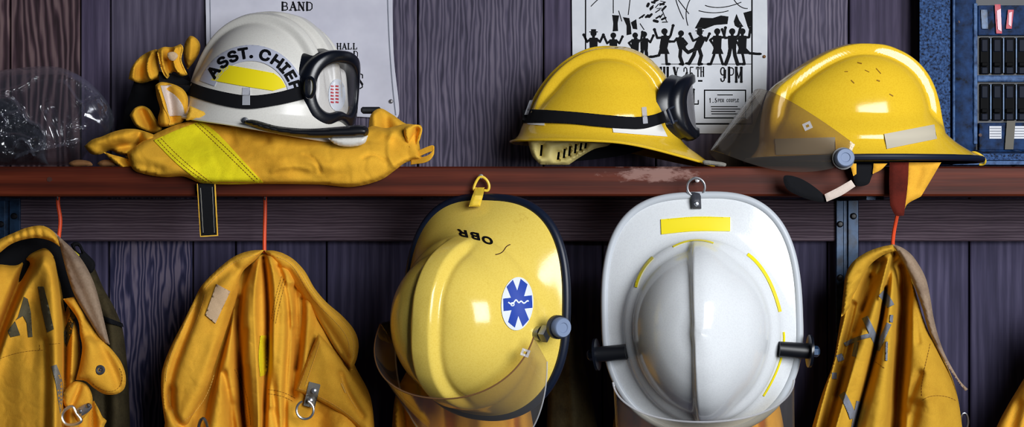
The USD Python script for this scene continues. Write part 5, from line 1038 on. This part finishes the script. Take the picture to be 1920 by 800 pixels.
# ------------------------------------------------------------------ clear plastic bag and scraps
bag = thing('plastic_bag', 'crumpled clear plastic bag at the left end of the shelf', 'bag', at(90, 312, -.14))
def bag_mesh(cx, cy, Y, rx, rz, ry, seed, crease=.16):
    m = trimesh.creation.icosphere(5); v = np.array(m.vertices)
    r = np.random.default_rng(seed); D = r.normal(size=(46, 3)); D /= np.linalg.norm(D, axis=1, keepdims=True); o = r.uniform(.62, 1.0, 46)
    rad = np.min(np.where(v @ D.T > .12, o[None] / np.maximum(v @ D.T, .12), 9.0), 1); rad = np.minimum(rad, 1.18)
    rad = rad * (1 + crease * .5 * (np.abs(meshkit.fbm(v * 3.1 + seed, 4, seed) - .5) * 2 - .25))
    v = v * rad[:, None] * [rx, ry, rz] + at(cx, cy, Y); v[:, 2] = np.maximum(v[:, 2], ZT + .0006 + .002 * meshkit.noise(v * 60, 3))
    o_ = trimesh.Trimesh(v, m.faces, process=False)
    return o_
bo = outline([(-60, 150, 1), (-20, 136), (30, 128), (80, 124), (115, 127), (150, 142), (180, 166), (204, 196), (214, 226), (206, 250), (178, 268), (160, 290), (150, 309, 1), (60, 310), (-60, 310, 1)])
bf = [([(-40, 186), (0, 172), (46, 160), (60, 146), (96, 140), (138, 146), (176, 164)], 5, .010, 'v'), ([(104, 130), (140, 150), (178, 172), (206, 206)], 4, .008, 'v'), ([(112, 156), (128, 166), (150, 194), (170, 184), (200, 186)], 5, .009, 'v'), ([(150, 194), (146, 220), (130, 236), (158, 242)], 5, .010, 'v'), ([(-20, 196), (20, 186), (34, 206), (14, 214)], 6, .012, 'v'), ([(40, 206), (60, 232), (76, 240), (80, 270), (62, 294)], 6, .014, 'v'),
      ([(28, 274), (40, 262), (62, 292)], 4, .010, 'v'), ([(30, 300), (60, 286), (110, 276), (148, 266)], 6, .014, 'v'), ([(0, 216), (10, 226), (8, 240)], 4, .008, 'v'), ([(0, 250), (30, 246), (60, 256)], 8, -.012, 'v'), ([(90, 200), (110, 250), (120, 300)], 14, -.010, 'v')]
part(bag, 'film', panel(bo, -.13, bulge=.07, edge_w=70, folds=bf, g=3.6, thick=.0006, noise_h=.006, noise_s=60, seed=41), 'film', smooth=50)
part(bag, 'back_film', panel(bo.buffer(-3), -.06, bulge=.03, edge_w=60, g=6, thick=.0006, noise_h=.005, noise_s=60, seed=43), 'film', smooth=50)
part(bag, 'gathered_film', panel(outline([(-50, 196, 1), (0, 182), (26, 186), (36, 204), (52, 222), (74, 236), (86, 262), (84, 290), (92, 309, 1), (-50, 310, 1)]), -.17, bulge=.05, edge_w=30, folds=[(a, b, c * 1.4, d) for a, b, c, d in bf[4:9]], g=3.2, thick=.0006, noise_h=.014, noise_s=30, seed=45), 'film', smooth=32, label='gathered folds of film at the bag mouth')
for k, (x, y, s, lab) in enumerate(((150, 302, 1, 'small curled brown scrap on the shelf beside the plastic bag'), (200, 301, .8, 'smaller curled brown scrap beside the folded jacket sleeve'))):
    t = thing('scrap', lab, 'scrap', at(x, 310, -.25))
    sc = panel(outline([(x - 22 * s, y + 1), (x - 12 * s, y - 5), (x + 4 * s, y - 6), (x + 20 * s, y - 2), (x + 24 * s, y + 4), (x + 4 * s, y + 6), (x - 14 * s, y + 6)]), -.25, bulge=.006, edge_w=6, g=3, thick=.002)
    sc.apply_translation([0, 0, ZT + .0005 - sc.vertices[:, 2].min()])
    part(t, 'curl', sc, 'scrap_brown', smooth=True)
t = thing('paper_strip', 'small pale strip lying on the shelf under the smoky visor', 'paper', at(1342, 304, -.24))
sc = panel(outline([(1318, 296), (1340, 297), (1362, 302), (1360, 307), (1338, 305), (1318, 302)]), -.24, bulge=.004, edge_w=4, g=3, thick=.002); sc.apply_translation([0, 0, ZT + .0005 - sc.vertices[:, 2].min()])
part(t, 'strip', sc, 'tape_grey', smooth=True)
